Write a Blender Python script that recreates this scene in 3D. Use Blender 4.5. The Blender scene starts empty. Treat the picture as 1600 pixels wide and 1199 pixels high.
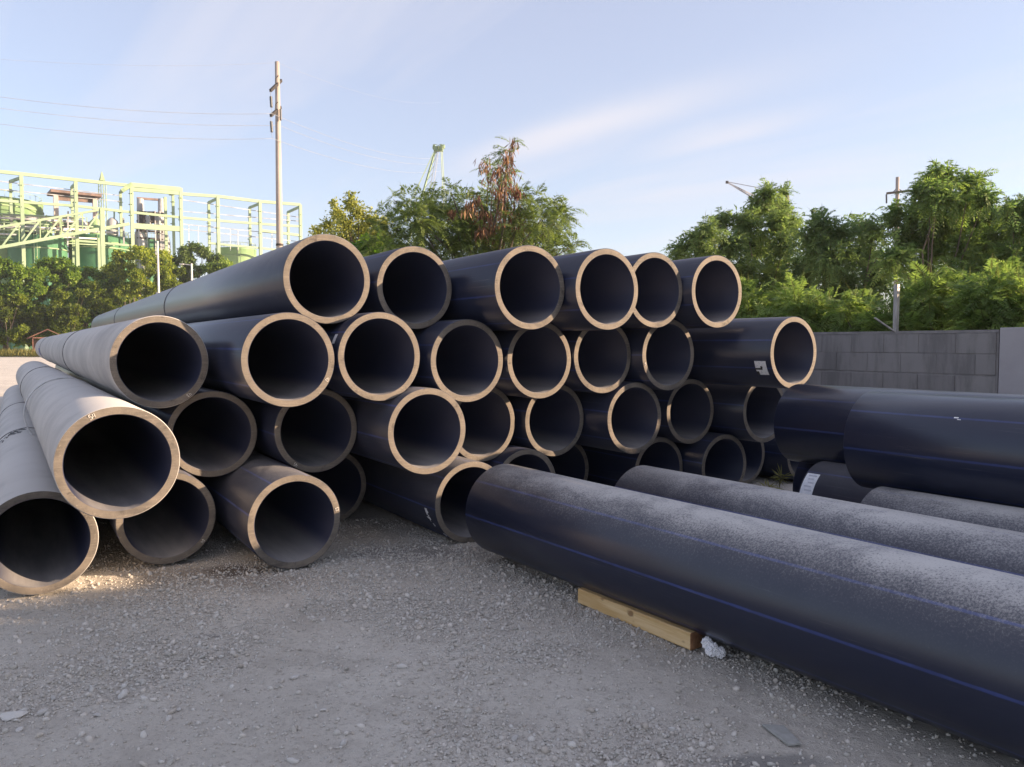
import bpy, bmesh, math, random
import numpy as np
from mathutils import Vector, Matrix

# ------------------------------------------------------------------ camera, sky, sun, exposure
scene = bpy.context.scene
COL = scene.collection
F_PX, PITCH, CAM_H = 1213.35, 0.05096, 1.508
cam_d = bpy.data.cameras.new('camera')
cam = bpy.data.objects.new('camera', cam_d)
COL.objects.link(cam)
cam.location = (0, 0, CAM_H)
cam.rotation_euler = (math.pi / 2 - PITCH, 0, 0)
cam_d.sensor_fit = 'HORIZONTAL'
cam_d.sensor_width = 36.0
cam_d.lens = F_PX / 1600 * 36.0
cam_d.clip_start = 0.05
cam_d.clip_end = 3000
scene.camera = cam
scene.render.resolution_x, scene.render.resolution_y = 1024, 767
scene.view_settings.view_transform = 'Standard'
scene.view_settings.look = 'None'
scene.view_settings.gamma = 1.0
scene.view_settings.use_curve_mapping = False
scene.view_settings.exposure = 1.78

SUN_AZ, SUN_EL = math.radians(4.0), math.radians(13.5)      # from camera-right, slightly behind the camera
sdir = Vector((math.cos(SUN_EL) * math.cos(SUN_AZ), -math.cos(SUN_EL) * math.sin(SUN_AZ), math.sin(SUN_EL)))
sun_d = bpy.data.lights.new('sun', 'SUN')
sun_d.energy = 4.3
sun_d.angle = math.radians(0.55)
sun_d.color = (1.0, 0.74, 0.50)
sun = bpy.data.objects.new('sun', sun_d)
COL.objects.link(sun)
sun.location = (20, -2, 12)
sun.rotation_euler = sdir.to_track_quat('Z', 'Y').to_euler()

world = bpy.data.worlds.new('World')
scene.world = world
world.use_nodes = True
wn, wl = world.node_tree.nodes, world.node_tree.links
wn.clear()
w_out = wn.new('ShaderNodeOutputWorld')
w_bg = wn.new('ShaderNodeBackground')
w_bg.inputs['Strength'].default_value = 0.116
sky = wn.new('ShaderNodeTexSky')
sky.sky_type = 'NISHITA'
sky.sun_disc = False
sky.sun_elevation = SUN_EL
sky.sun_rotation = math.atan2(sdir.x, sdir.y)
sky.altitude = 10
sky.air_density = 1.0
sky.dust_density = 0.8
sky.ozone_density = 2.2
# thin cirrus: soft streaks mixed over the sky by view direction
tc = wn.new('ShaderNodeTexCoord')


def wmath(op, a, b=None, c=None):
    n = wn.new('ShaderNodeMath')
    n.operation = op
    for i, v in enumerate((a, b, c)):
        if v is None:
            continue
        if isinstance(v, (int, float)):
            n.inputs[i].default_value = v
        else:
            wl.new(v, n.inputs[i])
    return n.outputs[0]


sep = wn.new('ShaderNodeSeparateXYZ')
wl.new(tc.outputs['Generated'], sep.inputs[0])
hz = wmath('ADD', wmath('MAXIMUM', sep.outputs[2], 0.0), 0.12)
cu, cv = wmath('DIVIDE', sep.outputs[0], hz), wmath('DIVIDE', sep.outputs[1], hz)
comb = wn.new('ShaderNodeCombineXYZ')
along = wmath('SUBTRACT', wmath('MULTIPLY', cu, 0.714), wmath('MULTIPLY', cv, 0.70))
across = wmath('ADD', wmath('MULTIPLY', cu, 0.70), wmath('MULTIPLY', cv, 0.714))
wl.new(wmath('MULTIPLY', along, 0.45), comb.inputs[0])
wl.new(wmath('MULTIPLY', across, 1.5), comb.inputs[1])
comb.inputs[2].default_value = 3.7
cn = wn.new('ShaderNodeTexNoise')
cn.inputs['Scale'].default_value = 1.0
cn.inputs['Detail'].default_value = 7
cn.inputs['Roughness'].default_value = 0.55
cn.inputs['Distortion'].default_value = 0.6
wl.new(comb.outputs[0], cn.inputs['Vector'])
cmix = wn.new('ShaderNodeMix')                 # even veil of high haze over the whole sky
cmix.data_type = 'RGBA'
cmix.inputs[0].default_value = 0.60
cmix.inputs[7].default_value = (1.60, 1.50, 1.76, 1)
wl.new(sky.outputs[0], cmix.inputs[6])
cr = wn.new('ShaderNodeMapRange')              # wisps
cr.inputs['From Min'].default_value = 0.46
cr.inputs['From Max'].default_value = 0.80
cr.inputs['To Max'].default_value = 0.75
wl.new(cn.outputs[0], cr.inputs['Value'])


def gauss(x, c, w):
    d = wmath('DIVIDE', wmath('SUBTRACT', x, c), w)
    return wmath('POWER', 2.718, wmath('MULTIPLY', wmath('MULTIPLY', d, d), -1.0))


wob_n = wmath('MULTIPLY', wmath('SUBTRACT', cn.outputs[0], 0.5), 0.45)
streak = wmath('MULTIPLY', gauss(wmath('ADD', across, wob_n), 1.97, 0.13), gauss(along, -1.66, 0.55))
streak2 = wmath('MULTIPLY', gauss(wmath('ADD', across, wob_n), 2.28, 0.11), gauss(along, -1.30, 0.30))
wisp = wmath('MAXIMUM', cr.outputs[0], wmath('MAXIMUM', wmath('MULTIPLY', streak, 0.85), wmath('MULTIPLY', streak2, 0.6)))
cmix2 = wn.new('ShaderNodeMix')
cmix2.data_type = 'RGBA'
cmix2.inputs[7].default_value = (2.20, 2.18, 2.38, 1)
wl.new(wisp, cmix2.inputs[0])
wl.new(cmix.outputs[2], cmix2.inputs[6])
wl.new(cmix2.outputs[2], w_bg.inputs['Color'])
wl.new(w_bg.outputs[0], w_out.inputs[0])

# ------------------------------------------------------------------ helpers
rng = np.random.default_rng(7)
random.seed(7)


def ray(px, py):
    X, Z = (px - 800) / F_PX, (599.5 - py) / F_PX
    return np.array([X, math.cos(PITCH) + Z * math.sin(PITCH), -math.sin(PITCH) + Z * math.cos(PITCH)])


def pix(px, py, Y):
    """world point seen at photo pixel (px,py) lying Y metres in front of the camera"""
    d = ray(px, py)
    return np.array([0, 0, CAM_H]) + d * (Y / d[1])


def gp(px, py, z=0.0):
    d = ray(px, py)
    return np.array([0, 0, CAM_H]) + d * ((z - CAM_H) / d[2])


def link(o, parent=None):
    COL.objects.link(o)
    if parent is not None:
        o.parent = parent
    return o


def tag(o, label=None, cat=None, group=None, kind=None):
    if label:
        o['label'] = label
    if cat:
        o['category'] = cat
    if group:
        o['group'] = group
    if kind:
        o['kind'] = kind
    return o


def empty(name, loc, rz=0.0, label=None, cat=None, group=None):
    o = bpy.data.objects.new(name, None)
    o.empty_display_size = 0.1
    o.location = loc
    o.rotation_euler = (0, 0, rz)
    link(o)
    return tag(o, label, cat, group)


def np_mesh(name, V, F, mat=None, smooth=False, col=None):
    """fast mesh from arrays; F is (m,k)"""
    V = np.asarray(V, np.float32)
    F = np.asarray(F, np.int32)
    m = bpy.data.meshes.new(name)
    m.vertices.add(len(V))
    m.vertices.foreach_set('co', V.ravel())
    k = F.shape[1]
    m.loops.add(F.size)
    m.loops.foreach_set('vertex_index', F.ravel())
    m.polygons.add(len(F))
    m.polygons.foreach_set('loop_start', np.arange(len(F), dtype=np.int32) * k)
    m.polygons.foreach_set('loop_total', np.full(len(F), k, np.int32))
    if smooth:
        m.polygons.foreach_set('use_smooth', np.ones(len(F), bool))
    if col is not None:
        a = m.attributes.new('Col', 'FLOAT_COLOR', 'POINT')
        c = np.ones((len(V), 4), np.float32)
        c[:, :3] = col
        a.data.foreach_set('color', c.ravel())
    m.update(calc_edges=True)
    if mat:
        m.materials.append(mat)
    return m


def obj(name, mesh, parent=None, loc=None):
    o = bpy.data.objects.new(name, mesh)
    if loc is not None:
        o.location = loc
    return link(o, parent)


class MB:
    """collects simple solids in a bmesh"""

    def __init__(self):
        self.v, self.f = [], []

    def add(self, vs, fs):
        n = len(self.v)
        self.v += [tuple(map(float, p)) for p in vs]
        self.f += [tuple(i + n for i in f) for f in fs]
        return self

    def box(self, c, s, rot=None):
        c, s = np.array(c, float), np.array(s, float) / 2
        vs = np.array([[x, y, z] for x in (-1, 1) for y in (-1, 1) for z in (-1, 1)]) * s
        if rot is not None:
            vs = vs @ np.array(rot).T
        return self.add(vs + c, [(0, 1, 3, 2), (4, 6, 7, 5), (0, 4, 5, 1), (2, 3, 7, 6), (0, 2, 6, 4), (1, 5, 7, 3)])

    def bar(self, p, q, w, h=None):
        p, q = np.array(p, float), np.array(q, float)
        h = w if h is None else h
        d = q - p
        L = np.linalg.norm(d)
        d /= L
        up = np.array([0, 0, 1.0]) if abs(d[2]) < 0.95 else np.array([0.8, 0.6, 0])
        s = np.cross(d, up)
        s /= np.linalg.norm(s)
        t = np.cross(s, d)
        return self.box((p + q) / 2, (w, L, h), np.stack([s, d, t], 1))

    def tube(self, path, rad, n=8, caps=True):
        path = np.array(path, float)
        rad = np.full(len(path), rad) if np.isscalar(rad) else np.array(rad, float)
        tan = np.gradient(path, axis=0)
        tan /= np.linalg.norm(tan, axis=1)[:, None] + 1e-9
        ref = np.array([0.31, 0.87, 0.38])
        a = np.linspace(0, 2 * math.pi, n, endpoint=False)
        vs = []
        for i in range(len(path)):
            s = np.cross(tan[i], ref)
            s /= np.linalg.norm(s) + 1e-9
            t = np.cross(s, tan[i])
            vs += list(path[i] + rad[i] * (np.cos(a)[:, None] * s + np.sin(a)[:, None] * t))
        fs = [(i * n + j, i * n + (j + 1) % n, (i + 1) * n + (j + 1) % n, (i + 1) * n + j) for i in range(len(path) - 1) for j in range(n)]
        if caps:
            fs += [tuple(range(n))[::-1], tuple(range((len(path) - 1) * n, len(path) * n))]
        return self.add(vs, fs)

    def lathe(self, prof, n=32, c=(0, 0, 0)):
        a = np.linspace(0, 2 * math.pi, n, endpoint=False)
        vs = [(c[0] + r * math.cos(t), c[1] + r * math.sin(t), c[2] + z) for r, z in prof for t in a]
        k = len(prof)
        return self.add(vs, [(i * n + j, i * n + (j + 1) % n, (i + 1) * n + (j + 1) % n, (i + 1) * n + j) for i in range(k - 1) for j in range(n)])

    def mesh(self, name, mat, smooth=False, bevel=0):
        m = bpy.data.meshes.new(name)
        m.from_pydata(self.v, [], self.f)
        if bevel:
            bm = bmesh.new()
            bm.from_mesh(m)
            bmesh.ops.recalc_face_normals(bm, faces=bm.faces)
            bmesh.ops.bevel(bm, geom=list(bm.edges), offset=bevel, segments=2, affect='EDGES', profile=0.6)
            bm.to_mesh(m)
            bm.free()
        m.update()
        if smooth:
            m.polygons.foreach_set('use_smooth', np.ones(len(m.polygons), bool))
        m.materials.append(mat)
        return m

    def build(self, name, mat, parent=None, smooth=False, bevel=0):
        return obj(name, self.mesh(name, mat, smooth, bevel), parent)


# ------------------------------------------------------------------ materials
class NT:
    def __init__(self, name):
        self.m = bpy.data.materials.new(name)
        self.m.use_nodes = True
        self.n, self.l = self.m.node_tree.nodes, self.m.node_tree.links
        self.b = self.n['Principled BSDF']

    def set(self, **k):
        for a, v in k.items():
            s = self.b.inputs[a.replace('_', ' ')]
            if hasattr(v, 'is_output'):
                self.l.new(v, s)
            else:
                s.default_value = v if not isinstance(v, tuple) else (*v, 1)

    def math(self, op, a, b=None, c=None, clamp=False):
        n = self.n.new('ShaderNodeMath')
        n.operation = op
        n.use_clamp = clamp
        for i, v in enumerate((a, b, c)):
            if v is None:
                continue
            if isinstance(v, (int, float)):
                n.inputs[i].default_value = v
            else:
                self.l.new(v, n.inputs[i])
        return n.outputs[0]

    def coord(self, kind='Object', scale=None, offset_random=False):
        t = self.n.new('ShaderNodeTexCoord').outputs[kind]
        if offset_random:
            oi = self.n.new('ShaderNodeObjectInfo')
            v = self.n.new('ShaderNodeVectorMath')
            v.operation = 'MULTIPLY_ADD'
            self.l.new(oi.outputs['Random'], v.inputs[0])
            v.inputs[1].default_value = (37.1, 91.7, 53.3)
            self.l.new(t, v.inputs[2])
            t = v.outputs[0]
        if scale:
            v = self.n.new('ShaderNodeVectorMath')
            v.operation = 'MULTIPLY'
            self.l.new(t, v.inputs[0])
            v.inputs[1].default_value = scale
            t = v.outputs[0]
        return t

    def noise(self, vec, scale, detail=4, rough=0.55, dist=0.0):
        n = self.n.new('ShaderNodeTexNoise')
        n.inputs['Scale'].default_value = scale
        n.inputs['Detail'].default_value = detail
        n.inputs['Roughness'].default_value = rough
        n.inputs['Distortion'].default_value = dist
        self.l.new(vec, n.inputs['Vector'])
        return n.outputs[0]

    def ramp(self, v, a, b, lo=0.0, hi=1.0, smooth=True):
        n = self.n.new('ShaderNodeMapRange')
        n.interpolation_type = 'SMOOTHSTEP' if smooth else 'LINEAR'
        for k, x in zip(('From Min', 'From Max', 'To Min', 'To Max'), (a, b, lo, hi)):
            n.inputs[k].default_value = x
        self.l.new(v, n.inputs['Value'])
        return n.outputs[0]

    def mix(self, f, a, b):
        n = self.n.new('ShaderNodeMix')
        n.data_type = 'RGBA'
        for i, v in ((0, f), (6, a), (7, b)):
            if hasattr(v, 'is_output'):
                self.l.new(v, n.inputs[i])
            else:
                n.inputs[i].default_value = v if not isinstance(v, tuple) else (*v, 1)
        return n.outputs[2]

    def bump(self, h, strength=0.3, dist=0.01):
        n = self.n.new('ShaderNodeBump')
        n.inputs['Strength'].default_value = strength
        n.inputs['Distance'].default_value = dist
        self.l.new(h, n.inputs['Height'])
        self.l.new(n.outputs[0], self.b.inputs['Normal'])

    def normal_z(self):
        g = self.n.new('ShaderNodeNewGeometry')
        s = self.n.new('ShaderNodeSeparateXYZ')
        self.l.new(g.outputs['Normal'], s.inputs[0])
        return s.outputs[2]


def simple(name, c1, c2, scale=3.0, rough=0.7, metal=0.0, bump=0.0, bscale=40, stretch=None, contrast=(0.35, 0.65)):
    t = NT(name)
    v = t.coord('Object', stretch)
    n = t.noise(v, scale, 6, 0.6)
    t.set(Base_Color=t.mix(t.ramp(n, *contrast), c1, c2), Roughness=rough, Metallic=metal)
    if bump:
        t.bump(t.noise(v, bscale, 4), bump, 0.01)
    return t.m


def pipe_material(name, top_dust, side_dust, speckle, rough=0.34, stripe_k=1.0, scuff_k=0.20, wipe=(0.72, 1.05)):
    """black polyethylene with blue stripes and a coat of dust that has settled from above"""
    t = NT(name)
    v = t.coord('Object', None, True)
    uv = t.n.new('ShaderNodeUVMap').outputs[0]
    s = t.n.new('ShaderNodeSeparateXYZ')
    t.l.new(uv, s.inputs[0])
    ang = t.math('FRACT', t.math('MULTIPLY', s.outputs[0], 8.0))
    d = t.math('ABSOLUTE', t.math('SUBTRACT', ang, 0.5))
    wear = t.noise(v, 3.0, 5, 0.65)
    wob = t.math('MULTIPLY_ADD', t.math('SUBTRACT', t.noise(v, 26, 2), 0.5), 0.02, d)
    stripe = t.math('MULTIPLY', t.ramp(wob, 0.014, 0.036, stripe_k, 0.0), t.ramp(wear, 0.3, 0.62, 0.45, 1.0))
    black = t.mix(t.noise(v, 1.3, 4), (0.008, 0.012, 0.030), (0.016, 0.021, 0.046))
    base = t.mix(stripe, black, (0.045, 0.075, 0.27))
    # lengthwise scuffs
    sc = t.n.new('ShaderNodeCombineXYZ')
    t.l.new(t.math('MULTIPLY', s.outputs[0], 140.0), sc.inputs[0])
    t.l.new(t.math('MULTIPLY', s.outputs[1], 1.6), sc.inputs[1])
    oi = t.n.new('ShaderNodeObjectInfo')
    t.l.new(t.math('MULTIPLY', oi.outputs['Random'], 50), sc.inputs[2])
    scuff = t.ramp(t.noise(sc.outputs[0], 1.0, 5, 0.7), 0.60, 0.80, 0, scuff_k)
    # dust
    up = t.ramp(t.normal_z(), -0.25, 0.98, 0.0, 1.0, False)
    big = t.noise(v, 1.7, 5, 0.6)
    spk = t.noise(v, 100, 4, 0.78)
    amt = t.math('MULTIPLY_ADD', t.math('POWER', up, 3.4), top_dust, side_dust)
    amt = t.math('MULTIPLY', amt, t.ramp(big, 0.25, 0.7, 0.82, 1.1))
    wp = t.n.new('ShaderNodeCombineXYZ')
    t.l.new(t.math('MULTIPLY', s.outputs[0], 9.0), wp.inputs[0])
    t.l.new(t.math('MULTIPLY', s.outputs[1], 2.4), wp.inputs[1])
    t.l.new(t.math('MULTIPLY', oi.outputs['Random'], 33), wp.inputs[2])
    amt = t.math('MULTIPLY', amt, t.ramp(t.noise(wp.outputs[0], 1.0, 6, 0.7, 0.8), 0.36, 0.58, *wipe))
    thr = t.math('ADD', t.math('SUBTRACT', amt, 0.5), t.math('MULTIPLY', t.math('SUBTRACT', spk, 0.5), 4.0))
    grain = t.math('MULTIPLY', t.ramp(thr, -0.35, 0.55), amt)
    dust = t.math('ADD', t.math('MULTIPLY', grain, speckle), t.math('MULTIPLY', amt, 1.0 - speckle), None, True)
    dust = t.math('ADD', dust, scuff, None, True)
    dcol = t.mix(big, (0.42, 0.40, 0.385), (0.53, 0.515, 0.50))
    t.set(Base_Color=t.mix(dust, base, dcol), Roughness=t.math('MULTIPLY_ADD', dust, 0.45, rough, True))
    t.b.inputs['IOR'].default_value = 1.52
    hgt = t.math('ADD', t.math('MULTIPLY', spk, 0.25), t.math('MULTIPLY', wear, 0.8))
    t.bump(hgt, 0.10, 0.004)
    return t.m


M = {}
M['pipe_clean'] = pipe_material('pipe_clean', 0.10, 0.006, 0.3, 0.28, 0.40)
M['pipe_dusty'] = pipe_material('pipe_dusty', 1.02, 0.008, 0.72, 0.31, 0.6, 0.2, (0.80, 1.04))
M['pipe_film'] = pipe_material('pipe_film', 0.30, 0.85, 0.06, 0.40, 0.0, 0.02, (0.94, 1.02))
M['pipe_sheen'] = pipe_material('pipe_sheen', 0.75, 0.05, 0.08, 0.27, 0.0)  # settled dust, with reflected sky also painted into the grey upper side
M['pipe_half'] = pipe_material('pipe_half', 0.35, 0.05, 0.35, 0.32, 0.6)

t = NT('cut_end')
v = t.coord('Object', None, True)
oi = t.n.new('ShaderNodeObjectInfo')
n1, n2 = t.noise(v, 7, 5, 0.65), t.noise(v, 70, 4, 0.65)
saw = t.noise(t.coord('Object', (5, 1, 160), True), 1.0, 3, 0.6)
c = t.mix(t.ramp(n1, 0.3, 0.7), (0.085, 0.076, 0.068), (0.185, 0.158, 0.130))
c = t.mix(t.ramp(oi.outputs['Random'], 0.0, 1.0, 0.0, 0.55), c, (0.160, 0.138, 0.116))
c = t.mix(t.ramp(saw, 0.50, 0.72, 0, 0.45), c, (0.25, 0.215, 0.178))
c = t.mix(t.ramp(n2, 0.58, 0.74, 0, 0.6), c, (0.30, 0.255, 0.21))
c = t.mix(t.ramp(t.noise(v, 11, 5, 0.75), 0.56, 0.72, 0, 0.75), c, (0.045, 0.04, 0.038))
t.set(Base_Color=c, Roughness=0.72)
t.b.inputs['Specular IOR Level'].default_value = 0.25
t.bump(t.math('ADD', n2, saw), 0.35, 0.004)
M['cut'] = t.m

t = NT('pipe_inside')
v = t.coord('Object', None, True)
nz = t.normal_z()
lowdust = t.math('MULTIPLY', t.ramp(nz, 0.45, 1.0), t.ramp(t.noise(t.coord('Object', (1, 0.12, 1), True), 6, 5, 0.6), 0.3, 0.7, 0.45, 0.85))
t.set(Base_Color=t.mix(lowdust, (0.017, 0.022, 0.050), (0.30, 0.285, 0.27)), Roughness=0.5)
M['inside'] = t.m

M['bead'] = simple('weld_bead', (0.05, 0.05, 0.055), (0.18, 0.18, 0.18), 20, 0.6)
M['strap'] = simple('strap_plastic', (0.45, 0.46, 0.47), (0.62, 0.62, 0.62), 9, 0.45)
M['paint_white'] = simple('paint_white', (0.55, 0.56, 0.60), (0.80, 0.80, 0.80), 60, 0.7, contrast=(0.3, 0.5))
M['chalk'] = simple('chalk', (0.42, 0.38, 0.33), (0.78, 0.74, 0.68), 160, 0.9, contrast=(0.35, 0.6))
M['ink'] = simple('black_ink', (0.015, 0.015, 0.017), (0.04, 0.04, 0.045), 60, 0.6)
M['paper'] = simple('label_paper', (0.66, 0.68, 0.74), (0.80, 0.80, 0.82), 30, 0.6)
M['print'] = simple('label_print', (0.45, 0.46, 0.52), (0.56, 0.57, 0.62), 90, 0.7)
M['blue_mark'] = simple('blue_mark', (0.03, 0.04, 0.25), (0.06, 0.08, 0.34), 20, 0.6)


def foliage_mat(name, transl=0.52, rough=0.55):
    t = NT(name)
    a = t.n.new('ShaderNodeAttribute')
    a.attribute_name = 'Col'
    t.set(Base_Color=a.outputs['Color'], Roughness=rough)
    t.b.inputs['Specular IOR Level'].default_value = 0.3
    tr = t.n.new('ShaderNodeBsdfTranslucent')
    hs = t.n.new('ShaderNodeHueSaturation')
    hs.inputs['Saturation'].default_value = 1.15
    hs.inputs['Value'].default_value = 1.3
    t.l.new(a.outputs['Color'], hs.inputs['Color'])
    t.l.new(hs.outputs[0], tr.inputs[0])
    ms = t.n.new('ShaderNodeMixShader')
    ms.inputs[0].default_value = transl
    t.l.new(t.b.outputs[0], ms.inputs[1])
    t.l.new(tr.outputs[0], ms.inputs[2])
    t.l.new(ms.outputs[0], t.n['Material Output'].inputs[0])
    return t.m


M['leaf'] = foliage_mat('leaf')
M['pod'] = foliage_mat('pod', 0.15, 0.6)
M['bark'] = simple('bark', (0.07, 0.055, 0.042), (0.17, 0.14, 0.11), 5, 0.9, bump=0.5, bscale=25, stretch=(1, 1, 0.25))
M['steel_green'] = simple('steel_green', (0.22, 0.31, 0.20), (0.29, 0.38, 0.25), 0.25, 0.55)
M['steel_dull'] = simple('steel_dull', (0.16, 0.24, 0.13), (0.27, 0.36, 0.2), 0.6, 0.6)
M['tank_green'] = simple('tank_green', (0.04, 0.15, 0.08), (0.09, 0.24, 0.13), 0.15, 0.5)
M['tank_pale'] = simple('tank_pale', (0.18, 0.30, 0.14), (0.27, 0.40, 0.20), 0.2, 0.5)
M['steel_grey'] = simple('steel_grey', (0.20, 0.21, 0.23), (0.48, 0.48, 0.50), 0.5, 0.55, stretch=(1, 1, 0.3))
M['roof_brown'] = simple('roof_brown', (0.12, 0.085, 0.075), (0.22, 0.15, 0.13), 0.8, 0.8)
M['pink_plaster'] = simple('pink_plaster', (0.42, 0.32, 0.29), (0.52, 0.42, 0.38), 0.6, 0.85)
M['concrete_pole'] = simple('concrete_pole', (0.26, 0.23, 0.205), (0.36, 0.32, 0.29), 1.5, 0.85, stretch=(1, 1, 0.2))
M['iron_dark'] = simple('iron_dark', (0.016, 0.014, 0.013), (0.035, 0.028, 0.025), 3, 0.7)
M['insulator'] = simple('insulator', (0.035, 0.04, 0.048), (0.06, 0.065, 0.075), 4, 0.4)
M['wire'] = simple('wire', (0.20, 0.22, 0.26), (0.26, 0.28, 0.32), 1, 0.5)
M['post_white'] = simple('post_white', (0.5, 0.49, 0.47), (0.66, 0.65, 0.63), 2, 0.7)
M['zinc'] = simple('zinc', (0.30, 0.28, 0.26), (0.50, 0.47, 0.44), 18, 0.5, 0.4, stretch=(1, 1, 0.2))
M['rust'] = simple('rusty_roof', (0.11, 0.05, 0.04), (0.20, 0.10, 0.075), 2, 0.8)

t = NT('concrete_block')
v = t.coord('Object')
oi = t.n.new('ShaderNodeObjectInfo')
vw = t.n.new('ShaderNodeNewGeometry').outputs['Position']
vs_ = t.n.new('ShaderNodeVectorMath')
vs_.operation = 'MULTIPLY'
t.l.new(vw, vs_.inputs[0])
vs_.inputs[1].default_value = (2.6, 2.6, 0.5)
streak = t.noise(vs_.outputs[0], 2.6, 7, 0.68)
pat = t.noise(vw, 1.9, 7, 0.68)
c = t.mix(oi.outputs['Random'], (0.225, 0.212, 0.208), (0.265, 0.250, 0.243))
c = t.mix(t.ramp(streak, 0.42, 0.68, 0, 0.7), c, (0.135, 0.127, 0.125))
c = t.mix(t.ramp(pat, 0.56, 0.74, 0, 0.6), c, (0.35, 0.33, 0.32))
t.set(Base_Color=c, Roughness=0.92)
t.bump(t.noise(v, 55, 5, 0.7), 0.5, 0.006)
M['block'] = t.m
M['mortar'] = simple('mortar', (0.19, 0.18, 0.176), (0.26, 0.245, 0.24), 6, 0.95, bump=0.4, bscale=50)
M['plaster'] = simple('plaster', (0.32, 0.30, 0.31), (0.38, 0.36, 0.37), 1.2, 0.9, bump=0.15, bscale=40)

t = NT('timber')
v = t.coord('Object', (1.0, 14.0, 14.0))
g = t.noise(v, 2.2, 6, 0.6, 0.5)
kn = t.noise(t.coord('Object', (5, 9, 9)), 1.6, 2, 0.5)
c = t.mix(t.ramp(g, 0.35, 0.68), (0.56, 0.37, 0.16), (0.72, 0.54, 0.30))
c = t.mix(t.ramp(kn, 0.66, 0.74, 0, 0.8), c, (0.17, 0.085, 0.035))
t.set(Base_Color=c, Roughness=0.75)
t.bump(g, 0.3, 0.004)
M['timber'] = t.m
M['timber_end'] = simple('timber_end_grain', (0.20, 0.095, 0.045), (0.34, 0.18, 0.09), 22, 0.85, bump=0.4, bscale=80)
M['tissue'] = simple('tissue', (0.74, 0.74, 0.78), (0.82, 0.82, 0.84), 20, 0.9)

# ground
t = NT('gravel_ground')
v = t.coord('Object')
b1, b2 = t.noise(v, 0.55, 5, 0.6, 0.4), t.noise(v, 3.1, 6, 0.65)
f1, f2 = t.noise(v, 42, 5, 0.7), t.noise(v, 170, 3, 0.7)
c = t.mix(t.ramp(b1, 0.35, 0.65), (0.56, 0.515, 0.455), (0.65, 0.605, 0.54))
c = t.mix(t.ramp(b2, 0.46, 0.70, 0, 0.65), c, (0.45, 0.41, 0.36))
c = t.mix(t.ramp(f1, 0.50, 0.70, 0, 0.6), c, (0.34, 0.31, 0.275))
c = t.mix(t.ramp(f2, 0.60, 0.75, 0, 0.7), c, (0.67, 0.63, 0.575))
# dark brown stain in front of the bottom pipes, and other darker patches
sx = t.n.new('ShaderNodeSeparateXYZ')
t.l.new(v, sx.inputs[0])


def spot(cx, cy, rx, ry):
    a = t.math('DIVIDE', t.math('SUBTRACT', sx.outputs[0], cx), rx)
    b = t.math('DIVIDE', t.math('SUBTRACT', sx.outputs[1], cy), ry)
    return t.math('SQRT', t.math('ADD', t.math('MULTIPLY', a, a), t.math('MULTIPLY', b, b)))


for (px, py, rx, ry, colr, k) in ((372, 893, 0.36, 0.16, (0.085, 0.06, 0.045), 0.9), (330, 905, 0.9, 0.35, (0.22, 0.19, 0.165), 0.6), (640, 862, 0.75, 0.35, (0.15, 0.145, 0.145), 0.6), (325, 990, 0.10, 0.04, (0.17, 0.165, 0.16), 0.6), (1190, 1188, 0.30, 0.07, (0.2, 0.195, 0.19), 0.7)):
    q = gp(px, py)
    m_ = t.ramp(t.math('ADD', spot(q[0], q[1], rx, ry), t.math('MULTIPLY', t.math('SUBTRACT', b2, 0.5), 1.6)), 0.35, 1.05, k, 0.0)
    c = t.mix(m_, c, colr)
t.set(Base_Color=c, Roughness=0.95)
t.b.inputs['Specular IOR Level'].default_value = 0.2
t.bump(t.math('ADD', f1, t.math('MULTIPLY', f2, 0.5)), 1.0, 0.016)
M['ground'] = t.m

t = NT('stone')
v = t.coord('Object')
a = t.n.new('ShaderNodeAttribute')
a.attribute_name = 'Col'
c = t.mix(t.ramp(t.noise(v, 60, 4), 0.4, 0.7, 0, 0.4), a.outputs['Color'], (0.56, 0.525, 0.475))
t.set(Base_Color=c, Roughness=0.92)
t.b.inputs['Specular IOR Level'].default_value = 0.2
M['stone'] = t.m

# ------------------------------------------------------------------ ground sheet (dense near the camera, reaching the horizon)
_perm = np.random.default_rng(3).random((256, 256)).astype(np.float32)


def vnoise(x, y, s):
    x, y = np.asarray(x) * s, np.asarray(y) * s
    xi, yi = np.floor(x).astype(int), np.floor(y).astype(int)
    fx, fy = x - xi, y - yi
    fx, fy = fx * fx * (3 - 2 * fx), fy * fy * (3 - 2 * fy)
    g_ = lambda i, j: _perm[i % 256, j % 256]
    return (g_(xi, yi) * (1 - fx) + g_(xi + 1, yi) * fx) * (1 - fy) + (g_(xi, yi + 1) * (1 - fx) + g_(xi + 1, yi + 1) * fx) * fy


def ground_z(x, y):
    near = np.clip((9 - np.hypot(x - 0, y - 3)) / 5, 0, 1)
    z = (vnoise(x + 50, y + 50, 1.1) - 0.5) * 0.020 + (vnoise(x + 9, y + 70, 4.3) - 0.5) * 0.012
    gr = gravel_amt(x, y)
    z += (vnoise(x + 20, y + 31, 19) - 0.5) * (0.006 + 0.014 * gr) + (vnoise(x + 3, y + 8, 43) - 0.5) * (0.006 + 0.014 * gr)
    return z * near - 0.006


def gravel_amt(x, y):
    n = vnoise(x + 33, y + 12, 0.9) * 0.6 + vnoise(x + 71, y + 44, 2.6) * 0.4
    # loose gravel is heaped mostly in front of the pile's middle
    c0 = np.exp(-(((x + 0.15) / 1.2) ** 2 + ((y - 4.3) / 1.2) ** 2))
    return np.clip((n - 0.52) * 3.0 + c0 * 0.9, 0, 1)


def axis(lo, hi, step, ext):
    a = list(np.arange(lo, hi, step))
    d = step
    l, r = [lo], [a[-1]]
    while l[-1] > -ext or r[-1] < ext:
        d *= 1.28
        l.append(l[-1] - d)
        r.append(r[-1] + d)
    return np.array(l[:0:-1] + a + r[1:])


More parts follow.
